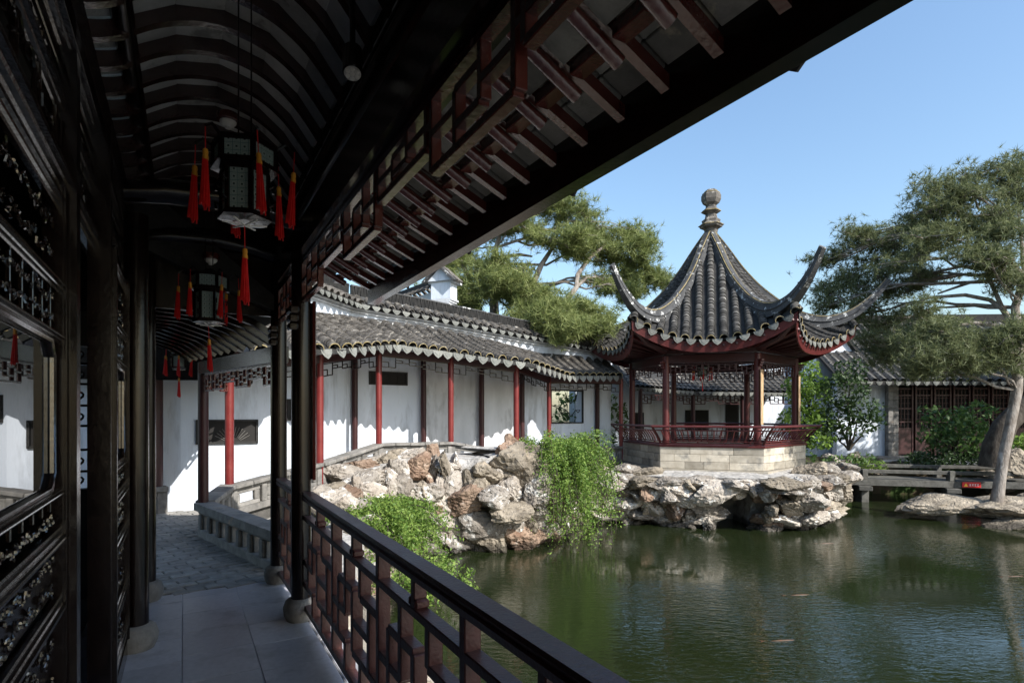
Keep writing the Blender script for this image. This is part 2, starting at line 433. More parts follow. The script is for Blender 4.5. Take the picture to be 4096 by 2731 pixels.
# ------------------------------------------------------------------ near corridor building
wk = thing('covered_walkway', 'dark lacquered covered walkway with curved ribbed ceiling in the foreground', 'walkway', rot=CR)
COLBASE = [(.085, .17), (.112, .15), (.128, .10), (.122, .05), (.105, .012), (.10, 0)]
colm = MB().lathe([(.072, .16), (.071, 1.4), (.069, 2.86)], 20).mesh('column', BLACK, True)
basem = MB().lathe(COLBASE, 20).mesh('column_base', GREYST, True)
for t, s in ((.765, 4.47), (.755, 5.55), (-.27, 4.45), (-.27, 5.55), (.77, -.25), (.77, -4.5)):
    part(wk, 'column', colm, Matrix.Translation((t, s, 0)))
    part(wk, 'column_base', basem, Matrix.Translation((t, s, 0)))
# bracket steps under the lintel at the columns
for s in (4.47, 5.55):
    for k, (w, z) in enumerate(((.10, 2.20), (.13, 2.26), (.17, 2.32))):
        brick(wk, 'bracket', (.70, s - .03, z), (.07, w, .055), BLACK, .012)
# couplet board on the outer side of the near column
cbm = MB()
for k in range(6):
    a0, a1 = R(-38 + k * 14), R(-38 + (k + 1) * 14)
    for r0, r1 in ((.078, .098),):
        q = [(r0 * math.cos(a0), r0 * math.sin(a0)), (r1 * math.cos(a0), r1 * math.sin(a0)), (r1 * math.cos(a1), r1 * math.sin(a1)), (r0 * math.cos(a1), r0 * math.sin(a1))]
        cbm.prism(q, 1.05, 2.40)
part(wk, 'couplet_board', (cbm, BROWN), Matrix.Translation((.775, 4.47, 0)) @ Matrix.Rotation(R(8), 4, 'Z'))

# lintel, purlins, infill
for nm, (x0, x1, z0, z1), m in (('lintel', (.70, .84, 2.69, 2.90), BLACK), ('infill_board', (.735, .765, 2.90, 3.22), BLACK),
                                ('left_lintel', (-.45, -.33, 2.95, 3.12), BLACK)):
    part(wk, nm, (MB().box(x0, x1, -5, 5.7, z0, z1), m))
part(wk, 'purlin', (MB().tube([(.77, -5, 3.03), (.77, 5.6, 3.03)], .085, 14), BLACK, True))
part(wk, 'purlin', (MB().tube([(-.25, -5, 3.43), (-.25, 5.6, 3.43)], .05, 12), BLACK, True))
# cross beams at the column pairs
for s in (4.46, 5.56):
    bm_ = MB().tube([(-.36, s, 3.00), (-.1, s, 3.05), (.25, s, 3.07), (.55, s, 3.04), (.74, s, 2.98)], [.07, .085, .095, .085, .07], 12)
    part(wk, 'cross_beam', (bm_, BLACK, True))
part(wk, 'gable_board', (MB().box(-.6, .78, 5.62, 5.66, 2.45, 3.9), BLACK))

# vaulted ceiling: ribs and bricks
RIBP = [(-.45, 3.30), (-.36, 3.305), (-.29, 3.33), (-.245, 3.375), (-.12, 3.475), (.06, 3.55), (.22, 3.565), (.38, 3.53), (.53, 3.44), (.64, 3.31), (.73, 3.18)]
def smooth_arc(P, n=34):
    x = [p[0] for p in P]; z = [p[1] for p in P]
    d = [0]
    for i in range(len(P) - 1): d.append(d[-1] + math.dist(P[i], P[i + 1]))
    q = np.linspace(0, d[-1], n); xx = np.interp(q, d, x); zz = np.interp(q, d, z)
    kink = int(np.argmin(abs(xx + .245)))
    for _ in range(6):
        for a in (xx, zz):
            b_ = a.copy(); b_[1:-1] = (a[:-2] + 2 * a[1:-1] + a[2:]) / 4
            b_[kink] = a[kink]; a[:] = b_
    return list(zip(xx.tolist(), zz.tolist()))
RIBP = smooth_arc(RIBP)
rb = MB()
n_ = len(RIBP)
for sgn in (-.024, .024):
    rb.v += [(x, sgn, z) for x, z in RIBP] + [(x, sgn, z + .085) for x, z in RIBP]
o2 = 2 * n_
for i in range(n_ - 1):
    rb.f += [(i, i + 1, o2 + i + 1, o2 + i), (n_ + i, o2 + n_ + i, o2 + n_ + i + 1, n_ + i + 1),
             (i, n_ + i, n_ + i + 1, i + 1), (o2 + i, o2 + i + 1, o2 + n_ + i + 1, o2 + n_ + i)]
rb.f += [(0, o2, o2 + n_, n_), (n_ - 1, 2 * n_ - 1, o2 + 2 * n_ - 1, o2 + n_ - 1)]
RIB = mat('rib_lacquer', (.024, .007, .006), (.05, .015, .012), 9, .20, .08, .18, 45, c3=(.16, .10, .07), c3pos=.66, c3scale=8, ior=2.1)
ribm = rb.mesh('ceiling_rib', RIB, True)
arc = [0]
for i in range(n_ - 1): arc.append(arc[-1] + math.dist(RIBP[i], RIBP[i + 1]))
def rib_at(l):
    return interp(l, arc, [p[0] for p in RIBP]), interp(l, arc, [p[1] for p in RIBP])
SP = .262
for k in range(26):
    s = -.9 + k * SP
    if s > 5.6: break
    part(wk, 'ceiling_rib', ribm, Matrix.Translation((0, s, 0)))
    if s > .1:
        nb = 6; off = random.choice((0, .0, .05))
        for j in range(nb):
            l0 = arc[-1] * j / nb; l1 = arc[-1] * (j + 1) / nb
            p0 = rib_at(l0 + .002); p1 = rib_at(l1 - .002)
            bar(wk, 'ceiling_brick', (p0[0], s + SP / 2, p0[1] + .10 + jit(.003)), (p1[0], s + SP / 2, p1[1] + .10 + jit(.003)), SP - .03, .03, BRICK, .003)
# roof body above, keeps sky and sun out
rf = MB()
sec = [(-3.2, 4.6), (-.5, 3.80), (.3, 3.80), (.78, 3.33), (1.62, 2.90), (1.66, 2.96), (.78, 3.48), (.3, 4.0), (-.5, 4.6), (-3.2, 5.5)]
rf.v = [(x, -9, z) for x, z in sec] + [(x, 5.72, z) for x, z in sec]
k_ = len(sec)
rf.f = [tuple(range(k_))[::-1], tuple(range(k_, 2 * k_))] + [(i, (i + 1) % k_, k_ + (i + 1) % k_, k_ + i) for i in range(k_)]
roofp = part(wk, 'roof', (rf, TILED))

# eave: round rafters, flying rafters, bricks, board, fascia
def raf_z(t): return 2.83 - .522 * (t - 1.2)
rr1 = MB()
P0, P1 = (.775, 0, raf_z(.775) + .034), (1.335, 0, raf_z(1.335) + .034)
rr1.tube([P0, P1], .029, 14)
rafm = rr1.mesh('rafter', BROWN, True)
fly = MB().beam((1.08, 0, raf_z(1.08) + .115), (1.60, 0, 2.82 - .46 * .15 + .022), .041, .05).mesh('flying_rafter', BROWN)
for k in range(30):
    s = 1.533 - .245 * 6 + .245 * k
    if s > 5.5 or s < -.6: continue
    part(wk, 'rafter', rafm, Matrix.Translation((0, s, 0)))
    part(wk, 'flying_rafter', fly, Matrix.Translation((0, s + .004, 0)))
    if s > .2:
        zt = .085
        for a, c in ((.74, 1.0), (1.005, 1.265)):
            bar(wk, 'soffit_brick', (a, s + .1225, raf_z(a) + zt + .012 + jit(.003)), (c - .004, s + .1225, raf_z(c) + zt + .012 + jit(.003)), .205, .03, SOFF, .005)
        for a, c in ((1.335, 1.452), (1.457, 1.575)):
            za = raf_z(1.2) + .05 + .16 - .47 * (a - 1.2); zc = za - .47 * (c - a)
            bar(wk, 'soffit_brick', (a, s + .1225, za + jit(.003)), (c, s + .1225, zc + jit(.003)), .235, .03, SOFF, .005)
        bar(wk, 'rafter_board', (1.30, s + .045, raf_z(1.3) + .085), (1.30, s + .205, raf_z(1.3) + .085), .07, .055, BROWN, .004)
for (a, c, za, zc) in ((.73, 1.275, raf_z(.73) + .116, raf_z(1.275) + .116), (1.325, 1.575, raf_z(1.2) + .21 - .47 * .125 + .016, raf_z(1.2) + .21 - .47 * .375 + .016)):
    part(wk, 'lime_bed', (MB().add([(a, -1, za), (c, -1, zc), (c, 5.5, zc), (a, 5.5, za)], [(0, 1, 2, 3)]), PLASTER2))
part(wk, 'eave_fascia', (MB().box(1.565, 1.645, -2, 5.5, 2.628, 2.94), BLACK))
DRIPS = [(-.5, .0), (-.47, -.35), (-.28, -.72), (0, -1), (.28, -.72), (.47, -.35), (.5, 0)]
def drip_mesh(w, h, m, th=.014):
    pts = [(x * w, z * h) for x, z in DRIPS]; n = len(pts)
    b = MB(); b.v = [(x, 0, z) for x, z in pts] + [(x, th, z) for x, z in pts]
    b.f = [tuple(range(n)), tuple(range(n, 2 * n))[::-1]] + [(i, n + i, n + (i + 1) % n, (i + 1) % n) for i in range(n)]
    # raised centre medallion
    b.add([(x * .6, -.006, z * .6 - .12 * h) for x, z in pts], [tuple(range(n))])
    return b.mesh('drip_tile', m)
dm = drip_mesh(.15, .10, TILED)
for k in range(24):
    part(wk, 'drip_tile', dm, Matrix.Translation((1.715, -.1 + k * .245 + jit(.02), 2.80 if k % 5 else 2.765)) @ Matrix.Rotation(R(90), 4, 'Z') @ Matrix.Rotation(R(-14), 4, 'X'))

# hanging lattice frieze
LF = .034
def frieze(parent, name, P, Q, ztop, depth, m, w=.022, th=.03, period=None, zend=None):
    """stepped hanging lattice between two points"""
    P = V(P); Q = V(Q); L = (Q - P).length; d = (Q - P) / L
    def at(x, z): return P + d * x + V((0, 0, z - P.z))
    fr = part(parent, name, (MB().beam(at(0, ztop), at(L, ztop), th, w), m))
    fr2 = fr
    n = max(2, round(L / (period or .55))); st = L / n
    f = depth
    for i in range(n):
        x0 = i * st; c = (i % 2 == 0)
        dl = f if c else f * .62
        e = (i == 0 or i == n - 1)
        if e: dl = f * 1.05
        segs = []
        a, b2 = x0 + st * .04, x0 + st * .96
        segs += [((a, -dl), (b2, -dl)), ((a, 0), (a, -dl)), ((b2, 0), (b2, -dl))]
        mx = x0 + st * .5
        segs += [((a, -dl * .5), (mx - st * .14, -dl * .5)), ((mx + st * .14, -dl * .5), (b2, -dl * .5)),
                 ((mx - st * .14, 0), (mx - st * .14, -dl * .72)), ((mx + st * .14, -dl * .28), (mx + st * .14, -dl)),
                 ((mx - st * .14, -dl * .28), (mx + st * .14, -dl * .28)), ((mx - st * .14, -dl * .72), (mx + st * .14, -dl * .72))]
        if i < n - 1: segs.append(((b2, -min(dl, f * .6) * .6), (x0 + st * 1.04, -min(dl, f * .6) * .6)))
        for (xa, za), (xb, zb) in segs:
            if abs(xa - xb) + abs(za - zb) < .01: continue
            bar(fr, 'bar', at(xa, ztop + za), at(xb, ztop + zb), th * random.uniform(.94, 1.0), w, m, .003)
    return fr
frieze(wk, 'lattice_frieze', (.77, .0, 2.665), (.77, 4.40, 2.665), 2.665, .26, BROWN, .029, .040, .62)
frieze(wk, 'lattice_frieze', (.76, 4.54, 2.665), (.755, 5.48, 2.665), 2.665, .26, BROWN, .029, .040, .47)

# railing with fretwork
def railing(parent, P, Q, top=.965, m=RAILM):
    P = V(P); Q = V(Q); L = (Q - P).length; d = (Q - P) / L
    def at(x, z): return P + d * x + V((0, 0, z))
    prof = [(-.040, -.055), (.040, -.055), (.044, -.030), (.036, -.022), (.043, -.008), (.036, .004), (-.036, .004), (-.043, -.008), (-.036, -.022), (-.044, -.030)]
    nrm = V((0, 0, 1)).cross(d)
    t = MB(); n = len(prof)
    t.v = [at(0, top) + nrm * a + V((0, 0, z)) for a, z in prof] + [at(L, top) + nrm * a + V((0, 0, z)) for a, z in prof]
    t.f = [tuple(range(n))[::-1], tuple(range(n, 2 * n))] + [(i, (i + 1) % n, n + (i + 1) % n, n + i) for i in range(n)]
    rl = part(parent, 'railing', (t, m))
    w, th = .044, .060
    zm, zb = .775, .115
    bar(rl, 'mid_rail', at(0, zm), at(L, zm), th, .036, m)
    bar(rl, 'bottom_rail', at(0, zb), at(L, zb), th, .042, m)
    z1, z2, z3 = lerp(zb, zm, .25), lerp(zb, zm, .5), lerp(zb, zm, .75)
    per = .94; n = max(1, round(L / per)); per = L / n
    u = per / 6
    for i in range(n):
        x = i * per
        V_ = [(0, zb, zm), (1, z1, z3), (2, z3, zm), (2, zb, z1), (3, z1, z3), (4, z2, zm), (4, zb, z1), (5, z1, z3)]
        H_ = [(z3, 0, 2), (z3, 3, 5), (z1, 0, 1), (z1, 2, 3), (z1, 4, 6), (z2, 1, 3), (z2, 4, 6), (z1 + .0, 1, 2)]
        for a, za, zb_ in V_:
            bar(rl, 'baluster', at(x + a * u, za), at(x + a * u, zb_), th * random.uniform(.95, .99), w, m, .004, up=tuple(d))
        for z, a, b2 in H_:
            bar(rl, 'fret_bar', at(x + a * u, z), at(x + b2 * u, z), th * random.uniform(.88, .94), w * .96, m, .004)
        bar(rl, 'post', at(x + .0 * u, zm), at(x + .0 * u, top - .05), th, w, m, up=tuple(d))
        bar(rl, 'post', at(x + 3 * u, zm), at(x + 3 * u, top - .05), th * .9, w * .9, m, up=tuple(d))
        for q in (-1, 1):
            bar(rl, 'scroll_block', at(x + 3 * u + q * .03, zm + .018), at(x + 3 * u + q * .03, zm + .055), th, .026, m, .008, up=tuple(d))
    return rl
railing(wk, (.80, -.2, 0), (.80, 4.40, 0))
railing(wk, (.78, 4.54, 0), (.765, 5.48, 0))

# ------------------------------------------------------------------ hall facade on the left
hall = thing('timber_hall', 'black lacquered timber hall front with carved door leaves at left', 'hall', rot=CR)
def carving(w, h, n, seed, tubr=.006):
    """a strip of carved scrollwork in the x-z plane, centred at the origin"""
    r = random.Random(seed); b = MB()
    for i in range(n):
        cx = -w / 2 + w * (i + .5) / n + r.uniform(-.2, .2) * w / n; cz = r.uniform(-.28, .28) * h
        r0 = min(h * .42, w / n * .7) * r.uniform(.6, 1); a0 = r.uniform(0, 6.28); sg = r.choice((-1, 1))
        pts = []
        for k in range(6):
            q = k / 5; rad = r0 * (1 - .7 * q); a = a0 + sg * q * 4.2
            x = cx + rad * math.cos(a); z = cz + rad * math.sin(a)
            pts.append((max(-w / 2, min(w / 2, x)), r.uniform(-.004, .004), max(-h / 2, min(h / 2, z))))
        b.tube(pts, [tubr * (1.1 - .12 * k) for k in range(6)], 5)
        b.lathe([(.001, -.006), (tubr * 1.5, -.004), (tubr * 1.3, .004), (.001, .007)], 6, (cx, 0, cz))
    return b
def rail_prof(parent, name, s0, s1, t, z, h, d, m):
    prof = [(0, -h / 2), (d * .45, -h / 2), (d * .55, -h * .42), (d * .5, -h * .36), (d * .72, -h * .30), (d * .80, -h * .22), (d * .70, -h * .16), (d, -h * .10), (d * 1.02, 0), (d, h * .10), (d * .70, h * .16), (d * .80, h * .22), (d * .72, h * .30), (d * .5, h * .36), (d * .55, h * .42), (d * .45, h / 2), (0, h / 2)]
    b = MB(); n = len(prof)
    b.v = [(t + a, s0, z + q) for a, q in prof] + [(t + a, s1, z + q) for a, q in prof]
    b.f = [tuple(range(n))[::-1], tuple(range(n, 2 * n))] + [(i, (i + 1) % n, n + (i + 1) % n, n + i) for i in range(n)]
    return part(parent, name, (b, m))
MOUL = mat('moulding_lacquer', (.008, .005, .004), (.019, .010, .007), 9, .18, .08, .08, 50, ior=1.9)
def leaf(parent, s0, s1, t, seed, z0=.12, ztop=2.40):
    fr = MB()
    for s in (s0, s1 - .055):
        fr.box(t - .03, t + .03, s, s + .055, z0, ztop)
        fr.box(t + .03, t + .038, s + .012, s + .043, z0, ztop)
    lf = part(parent, 'door_leaf', (fr, BLACK))
    a, b = s0 + .055, s1 - .055; c = (a + b) / 2; w = b - a
    for z, h, d in ((z0 + .05, .10, .032), (.455, .06, .04), (.83, .06, .046), (1.087, .07, .046), (1.256, .035, .04), (1.835, .04, .042), (2.03, .05, .042), (2.36, .08, .035)):
        rail_prof(lf, 'rail', a, b, t - .005, z, h, d, MOUL)
    for z_, h_ in ((.30, .26), (.64, .30), (.96, .17)):
        part(lf, 'panel', (MB().box(t - .012, t - .004, a, b, z_ - h_ / 2, z_ + h_ / 2), BLACK))
    for zc, h, n in ((.24, .13, 26), (.36, .13, 26), (.57, .14, 26), (.71, .14, 26), (.92, .08, 30), (1.005, .08, 30), (1.165, .055, 34), (1.90, .05, 22), (1.97, .05, 22), (2.13, .10, 24), (2.25, .10, 24)):
        me = carving(w * .96, h, n, seed + int(zc * 100), .0048).mesh('carving', MOUL, True)
        part(lf, 'carving', me, Matrix.Translation((t + .004, c, zc)) @ Matrix.Rotation(R(90), 4, 'Z'), kind='stuff')
    # openwork struts above and below the glass
    for s in np.linspace(a + .06, b - .06, 7):
        bar(lf, 'strut', (t, s, 1.195), (t, s, 1.24), .012, .012, MOUL, .002, up=(0, 1, 0))
        bar(lf, 'strut', (t, s, 1.86), (t, s, 2.005), .012, .012, MOUL, .002, up=(0, 1, 0))
    # glass with chamfered corners in its moulded frame
    cf = .06; g0, g1 = 1.275, 1.815; a2, b2 = a + .05, b - .05
    poly = [(a2 + cf, g0), (b2 - cf, g0), (b2, g0 + cf), (b2, g1 - cf), (b2 - cf, g1), (a2 + cf, g1), (a2, g1 - cf), (a2, g0 + cf)]
    part(lf, 'glass', (MB().add([(t, s, z) for s, z in poly], [tuple(range(8))]), GLASS))
    part(lf, 'glass_frame', (MB().tube([(t + .006, s, z) for s, z in poly + poly[:2]], .015, 8, False), MOUL, True))
    for s in (a + .02, b - .02):
        for z in np.linspace(1.33, 1.76, 4):
            bar(lf, 'strut', (t, s - .02, z), (t, s + .02, z), .012, .014, MOUL, .002)
    return lf
leaf(hall, .60, 1.65, -.42, 3)
leaf(hall, 1.66, 2.71, -.42, 7)
leaf(hall, 3.52, 4.36, -.335, 13)
leaf(hall, 4.54, 5.46, -.335, 19)
for s0, s1, t in ((2.715, 2.80, -.40), (3.44, 3.515, -.36), (.53, .595, -.42)):
    part(hall, 'door_post', (MB().box(t - .05, t + .045, s0, s1, 0, 3.0), BLACK))
part(hall, 'threshold', (MB().box(-.43, -.31, 3.44, 5.5, 0, .115), MOUL))
part(hall, 'threshold', (MB().box(-.50, -.40, -1, 2.72, 0, .115), MOUL))
rail_prof(hall, 'transom_rail', -1, 5.6, -.44, 2.455, .10, .07, MOUL)
rail_prof(hall, 'transom_rail', -1, 5.6, -.44, 2.72, .07, .06, MOUL)
rail_prof(hall, 'cornice', -1, 5.6, -.44, 2.955, .09, .09, MOUL)
rail_prof(hall, 'cornice', -1, 5.6, -.44, 2.85, .035, .055, MOUL)
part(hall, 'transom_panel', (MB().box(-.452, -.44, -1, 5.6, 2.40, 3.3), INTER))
for zc, h, nn in ((2.59, .16, 30), (2.785, .06, 40)):
    for s0 in (1.0, 2.75, 4.5):
        part(hall, 'carving', carving(1.6, h, nn // 2, int(s0 * 17 + zc * 10), .007).mesh('carving', BLACK, True), Matrix.Translation((-.40, s0 + .75, zc)) @ Matrix.Rotation(R(90), 4, 'Z'), kind='stuff')
for s in np.arange(.9, 5.6, .29):
    bar(hall, 'transom_strut', (-.41, s, 2.50), (-.41, s, 2.69), .02, .02, MOUL, .003, up=(0, 1, 0))
# inside of the hall and its end wall with a scrolled window
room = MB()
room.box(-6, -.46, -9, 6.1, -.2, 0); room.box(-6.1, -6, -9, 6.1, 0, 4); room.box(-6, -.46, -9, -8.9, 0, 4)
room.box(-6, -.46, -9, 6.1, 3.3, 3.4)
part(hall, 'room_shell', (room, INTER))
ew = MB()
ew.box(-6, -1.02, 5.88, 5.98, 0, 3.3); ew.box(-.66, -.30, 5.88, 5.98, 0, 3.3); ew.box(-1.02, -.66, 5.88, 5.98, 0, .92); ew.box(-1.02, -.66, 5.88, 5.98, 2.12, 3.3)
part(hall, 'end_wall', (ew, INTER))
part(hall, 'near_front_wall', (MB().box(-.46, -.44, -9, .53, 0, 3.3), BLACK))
wn = part(hall, 'scroll_window', (MB().box(-1.03, -1.00, 5.87, 5.90, .92, 2.12).box(-.68, -.65, 5.87, 5.90, .92, 2.12), BLACK))
for z in (1.07, 1.25, 1.45, 1.62, 1.80, 1.97):
    bar(wn, 'bar', (-1.01, 5.885, z), (-.67, 5.885, z), .02, .02, BLACK, .003)
for x in (-.84, -.76):
    bar(wn, 'bar', (x, 5.885, .92), (x, 5.885, 2.12), .02, .02, BLACK, .003, up=(0, 1, 0))
for z in (1.0, 1.16, 1.53, 1.71, 1.88, 2.05):
    for sg in (-1, 1):
        sc = MB().tube([(-.80 + sg * (.028 + .045 * math.sin(a)), 5.885, z + .045 * math.cos(a) * (.5 + .5 * a / 4)) for a in np.linspace(.3, 4.2, 8)], .009, 6)
        part(wn, 'scroll', (sc, BLACK, True))

# ------------------------------------------------------------------ lanterns and lamps
TS = MB()
for k in range(26):
    a = random.uniform(0, 6.28); r0 = random.uniform(.002, .010); r1 = random.uniform(.004, .024)
    ln = random.uniform(.86, 1) * .23
    TS.tube([(r0 * math.cos(a), r0 * math.sin(a), -.035), (r0 * 1.5 * math.cos(a), r0 * 1.5 * math.sin(a), -.12), (r1 * math.cos(a), r1 * math.sin(a), -.035 - ln)], [.0038, .0042, .003], 4)
tas_skirt = TS.mesh('tassel_skirt', TASSEL, True)
TC = MB().lathe([(.004, .004), (.010, 0), (.0125, -.012), (.0105, -.022), (.0125, -.032), (.013, -.045)], 10)
tas_cap = TC.mesh('tassel_cap', TGOLD, True)
tas_cord = MB().tube([(0, 0, 0), (0, 0, .10)], .0022, 5).mesh('cord', TASSEL)
def tassel(parent, p, ln=.10):
    M = Matrix.Translation(p) @ Matrix.Rotation(jit(.06), 4, 'X') @ Matrix.Rotation(jit(.06), 4, 'Y')
    t = part(parent, 'tassel', tas_skirt, M)
    part(t, 'tassel_cap', tas_cap); part(t, 'cord', tas_cord, Matrix.Diagonal((1, 1, ln / .10, 1)))
def lantern(loc, ztop, zbot, rot, label, grp='palace lanterns hung along the walkways', sc=1.0, zhang=3.5):
    o = thing('palace_lantern', label, 'lantern', (loc[0], loc[1], zbot), 0, grp)
    h = ztop - zbot
    def hexp(r, z): return [(loc[0] + r * math.cos(rot + i * math.pi / 3), loc[1] + r * math.sin(rot + i * math.pi / 3), z) for i in range(6)]
    def panes(r, z0, z1, nm):
        A = hexp(r, z0); B = hexp(r, z1)
        for i in range(6):
            j = (i + 1) % 6
            q = [vlerp(A[i], A[j], .1), vlerp(A[i], A[j], .9), vlerp(B[i], B[j], .9), vlerp(B[i], B[j], .1)]
            me = MB().add(q, [(0, 1, 2, 3)]).mesh('pane', PANE)
            uv = me.uv_layers.new(name='UVMap'); wd = (q[1] - q[0]).length; ht = z1 - z0
            idx = {tuple(round(c, 4) for c in q[k]): c2 for k, c2 in enumerate(((0, 0), (wd, 0), (wd, ht), (0, ht)))}
            for lp in me.loops:
                uv.data[lp.index].uv = idx[tuple(round(c, 4) for c in me.vertices[lp.vertex_index].co)]
            part(o, 'pane', me)
        fr = MB()
        for i in range(6):
            j = (i + 1) % 6
            fr.beam(A[i], B[i], .018 * sc, .018 * sc); fr.beam(A[i], A[j], .016 * sc, .022 * sc); fr.beam(B[i], B[j], .016 * sc, .022 * sc)
        part(o, nm, (fr, BLACK))
    r1, r2 = .135 * sc, .100 * sc
    panes(r1, zbot + h * .72, ztop, 'crown_frame')
    panes(r2, zbot + h * .06, zbot + h * .66, 'body_frame')
    b = MB(); b.lathe([(r1 * .3, 0), (r1 * 1.12, .004), (r1 * 1.12, .014), (r1 * .3, .018)], 6, (loc[0], loc[1], zbot + h * .67), rot)
    b.lathe([(r2 * .3, 0), (r2 * 1.2, .004), (r2 * 1.2, .016), (r2 * .3, .018)], 6, (loc[0], loc[1], zbot), rot)
    b.lathe([(r1 * .2, .06 * sc), (r1 * .5, .03 * sc), (r1 * 1.1, .012), (r1 * 1.1, 0), (r1 * .3, 0)], 6, (loc[0], loc[1], ztop), rot)
    part(o, 'tray', (b, BLACK), kind='stuff')
    brk = MB()
    for i in range(6):
        a = rot + i * math.pi / 3
        brk.tube([(loc[0] + r * math.cos(a), loc[1] + r * math.sin(a), z) for r, z in ((r1, ztop), (r1 * 1.35, ztop + .03 * sc), (r1 * 1.6, ztop + .005))], .007 * sc, 5)
        for q in (.2, .45):
            brk.tube([(loc[0] + r * math.cos(a), loc[1] + r * math.sin(a), z) for r, z in ((r2, zbot + h * q), (r2 * 1.3, zbot + h * q + .015), (r2 * 1.25, zbot + h * q - .02))], .006 * sc, 5)
        p = V((loc[0] + r1 * 1.6 * math.cos(a), loc[1] + r1 * 1.6 * math.sin(a), ztop - .10))
        tassel(o, p, .10)
    part(o, 'bracket', (brk, BLACK, True))
    dk = MB()
    for i in range(6):
        a = rot + i * math.pi / 3 + .3
        dk.beam((loc[0], loc[1], zbot - .02), (loc[0] + r2 * .95 * math.cos(a), loc[1] + r2 * .95 * math.sin(a), zbot - .012), .007, .005)
    part(o, 'base_spokes', (dk, WHITEP))
    tassel(o, V((loc[0], loc[1], zbot - .13)), .11)
    part(o, 'hanger', (MB().tube([(loc[0] - .03, loc[1], ztop + .05), (loc[0] - .03, loc[1], zhang)], .004, 5).tube([(loc[0] + .03, loc[1], ztop + .05), (loc[0] + .03, loc[1], zhang)], .004, 5), BLACK))
    return o
lp = CW(.247, 2.9); lantern(lp, 2.79, 2.45, R(10), 'nearer hexagonal lantern with red tassels under the ribbed ceiling')
lp = CW(.177, 5.15); lantern(lp, 2.66, 2.28, R(22), 'smaller-looking farther hexagonal lantern with red tassels, hung past the cross beams', zhang=3.3)
lp = V((-4.5, 7.6, 0)); lantern(lp, 2.42, 2.16, R(0), 'lantern in the low ceiling of which only a tassel shows', sc=.8, zhang=2.9)

def dome_light(p, label):
    o = thing('ceiling_light', label, 'ceiling light', p, 0, 'round ceiling lights')
    x, y, z = p
    part(o, 'rim', (MB().lathe([(.03, .05), (.062, .045), (.070, .02), (.066, 0), (.05, -.004)], 18, p), BROWN, True))
    part(o, 'dome', (MB().lathe([(.05, 0), (.048, -.014), (.034, -.03), (.022, -.036), (.018, -.048), (.004, -.052)], 18, p), WHITEP, True))
dome_light(CW(.245, 4.02, 3.42), 'white domed ceiling light with brown rim above the nearer lantern')
dome_light(CW(.20, 5.40, 2.86), 'small white domed light under the far cross beam')
sp = thing('spotlight', 'black cylindrical spotlight with round lenses in the ceiling corner', 'spotlight', CW(.60, 2.33, 2.95))
pl = CW(.60, 2.33, 2.95)
d_ = (V((0, 0, EYE)) - pl); d_ = (V((0, 0, -1)) * .8 + d_.normalized() * .45).normalized()
x_ = d_.orthogonal().normalized(); M_ = frame_m(pl, x_, (-d_).cross(x_), -d_)
part(sp, 'housing', (MB().lathe([(.036, 0), (.040, .004), (.040, .13), (.03, .14)], 20), BLACK, True), M_)
part(sp, 'reflector', (MB().lathe([(.034, -.003), (.034, 0)], 20), SILVER), M_)
lens = MB().lathe([(.0095, -.003), (.009, -.006), (.005, -.009), (.001, -.010)], 12).mesh('lens', WHITEP, True)
for i in range(7):
    a = i * math.pi / 3; r = 0 if i == 6 else .021
    part(sp, 'lens', lens, M_ @ Matrix.Translation((r * math.cos(a), r * math.sin(a), 0)))
part(sp, 'arm', (MB().tube([pl - d_ * .12, pl - d_ * .12 + V((0, 0, .3))], .012, 8), BLACK))

# ------------------------------------------------------------------ low bent walkway
lw = thing('low_walkway', 'low roofed turn of the walkway with a stone balustrade past the pair of columns', 'walkway', (-3.4, 6.6, 0))
A0 = V((-2.22, 5.45, 0)); B0 = V((-3.93, 7.16, 0))
cB = MB().lathe([(.062, .42), (.062, 2.2)], 18).mesh('column', DRED, True)
cG = MB().lathe([(.062, .42), (.062, 2.2)], 18).mesh('column', RED, True)
part(lw, 'column', cB, Matrix.Translation(B0))
part(lw, 'column', cG, Matrix.Translation((-4.17, 8.3, .05)))
lowcol = MB().lathe([(.10, .38), (.10, 2.3)], 18).mesh('column', DRED, True)
part(lw, 'column', lowcol, Matrix.Translation((-5.56, 8.78, 0)))
bar(lw, 'lintel', A0 + V((0, 0, 2.13)), B0 + V((0, 0, 2.13)), .12, .16, BLACK)
bar(lw, 'lintel', B0 + V((0, 0, 2.13)), V((-4.17, 8.3, 2.16)), .12, .16, BLACK)
bar(lw, 'lintel', V((-6.6, 8.2, 2.13)), V((-4.25, 8.72, 2.13)), .10, .14, BLACK)
part(lw, 'gable_board', (MB().beam((-7.4, 8.07, 2.58), (-4.20, 8.77, 2.58), .04, .84), BLACK))
frieze(lw, 'lattice_frieze', A0 + (B0 - A0) * .03 + V((0, 0, 2.04)), B0 + V((0, 0, 2.04)), 2.04, .19, BROWN, .022, .035, .4)
frieze(lw, 'lattice_frieze', B0 + V((0, 0, 2.04)), V((-4.17, 8.24, 2.06)), 2.05, .18, BROWN, .02, .03, .4)
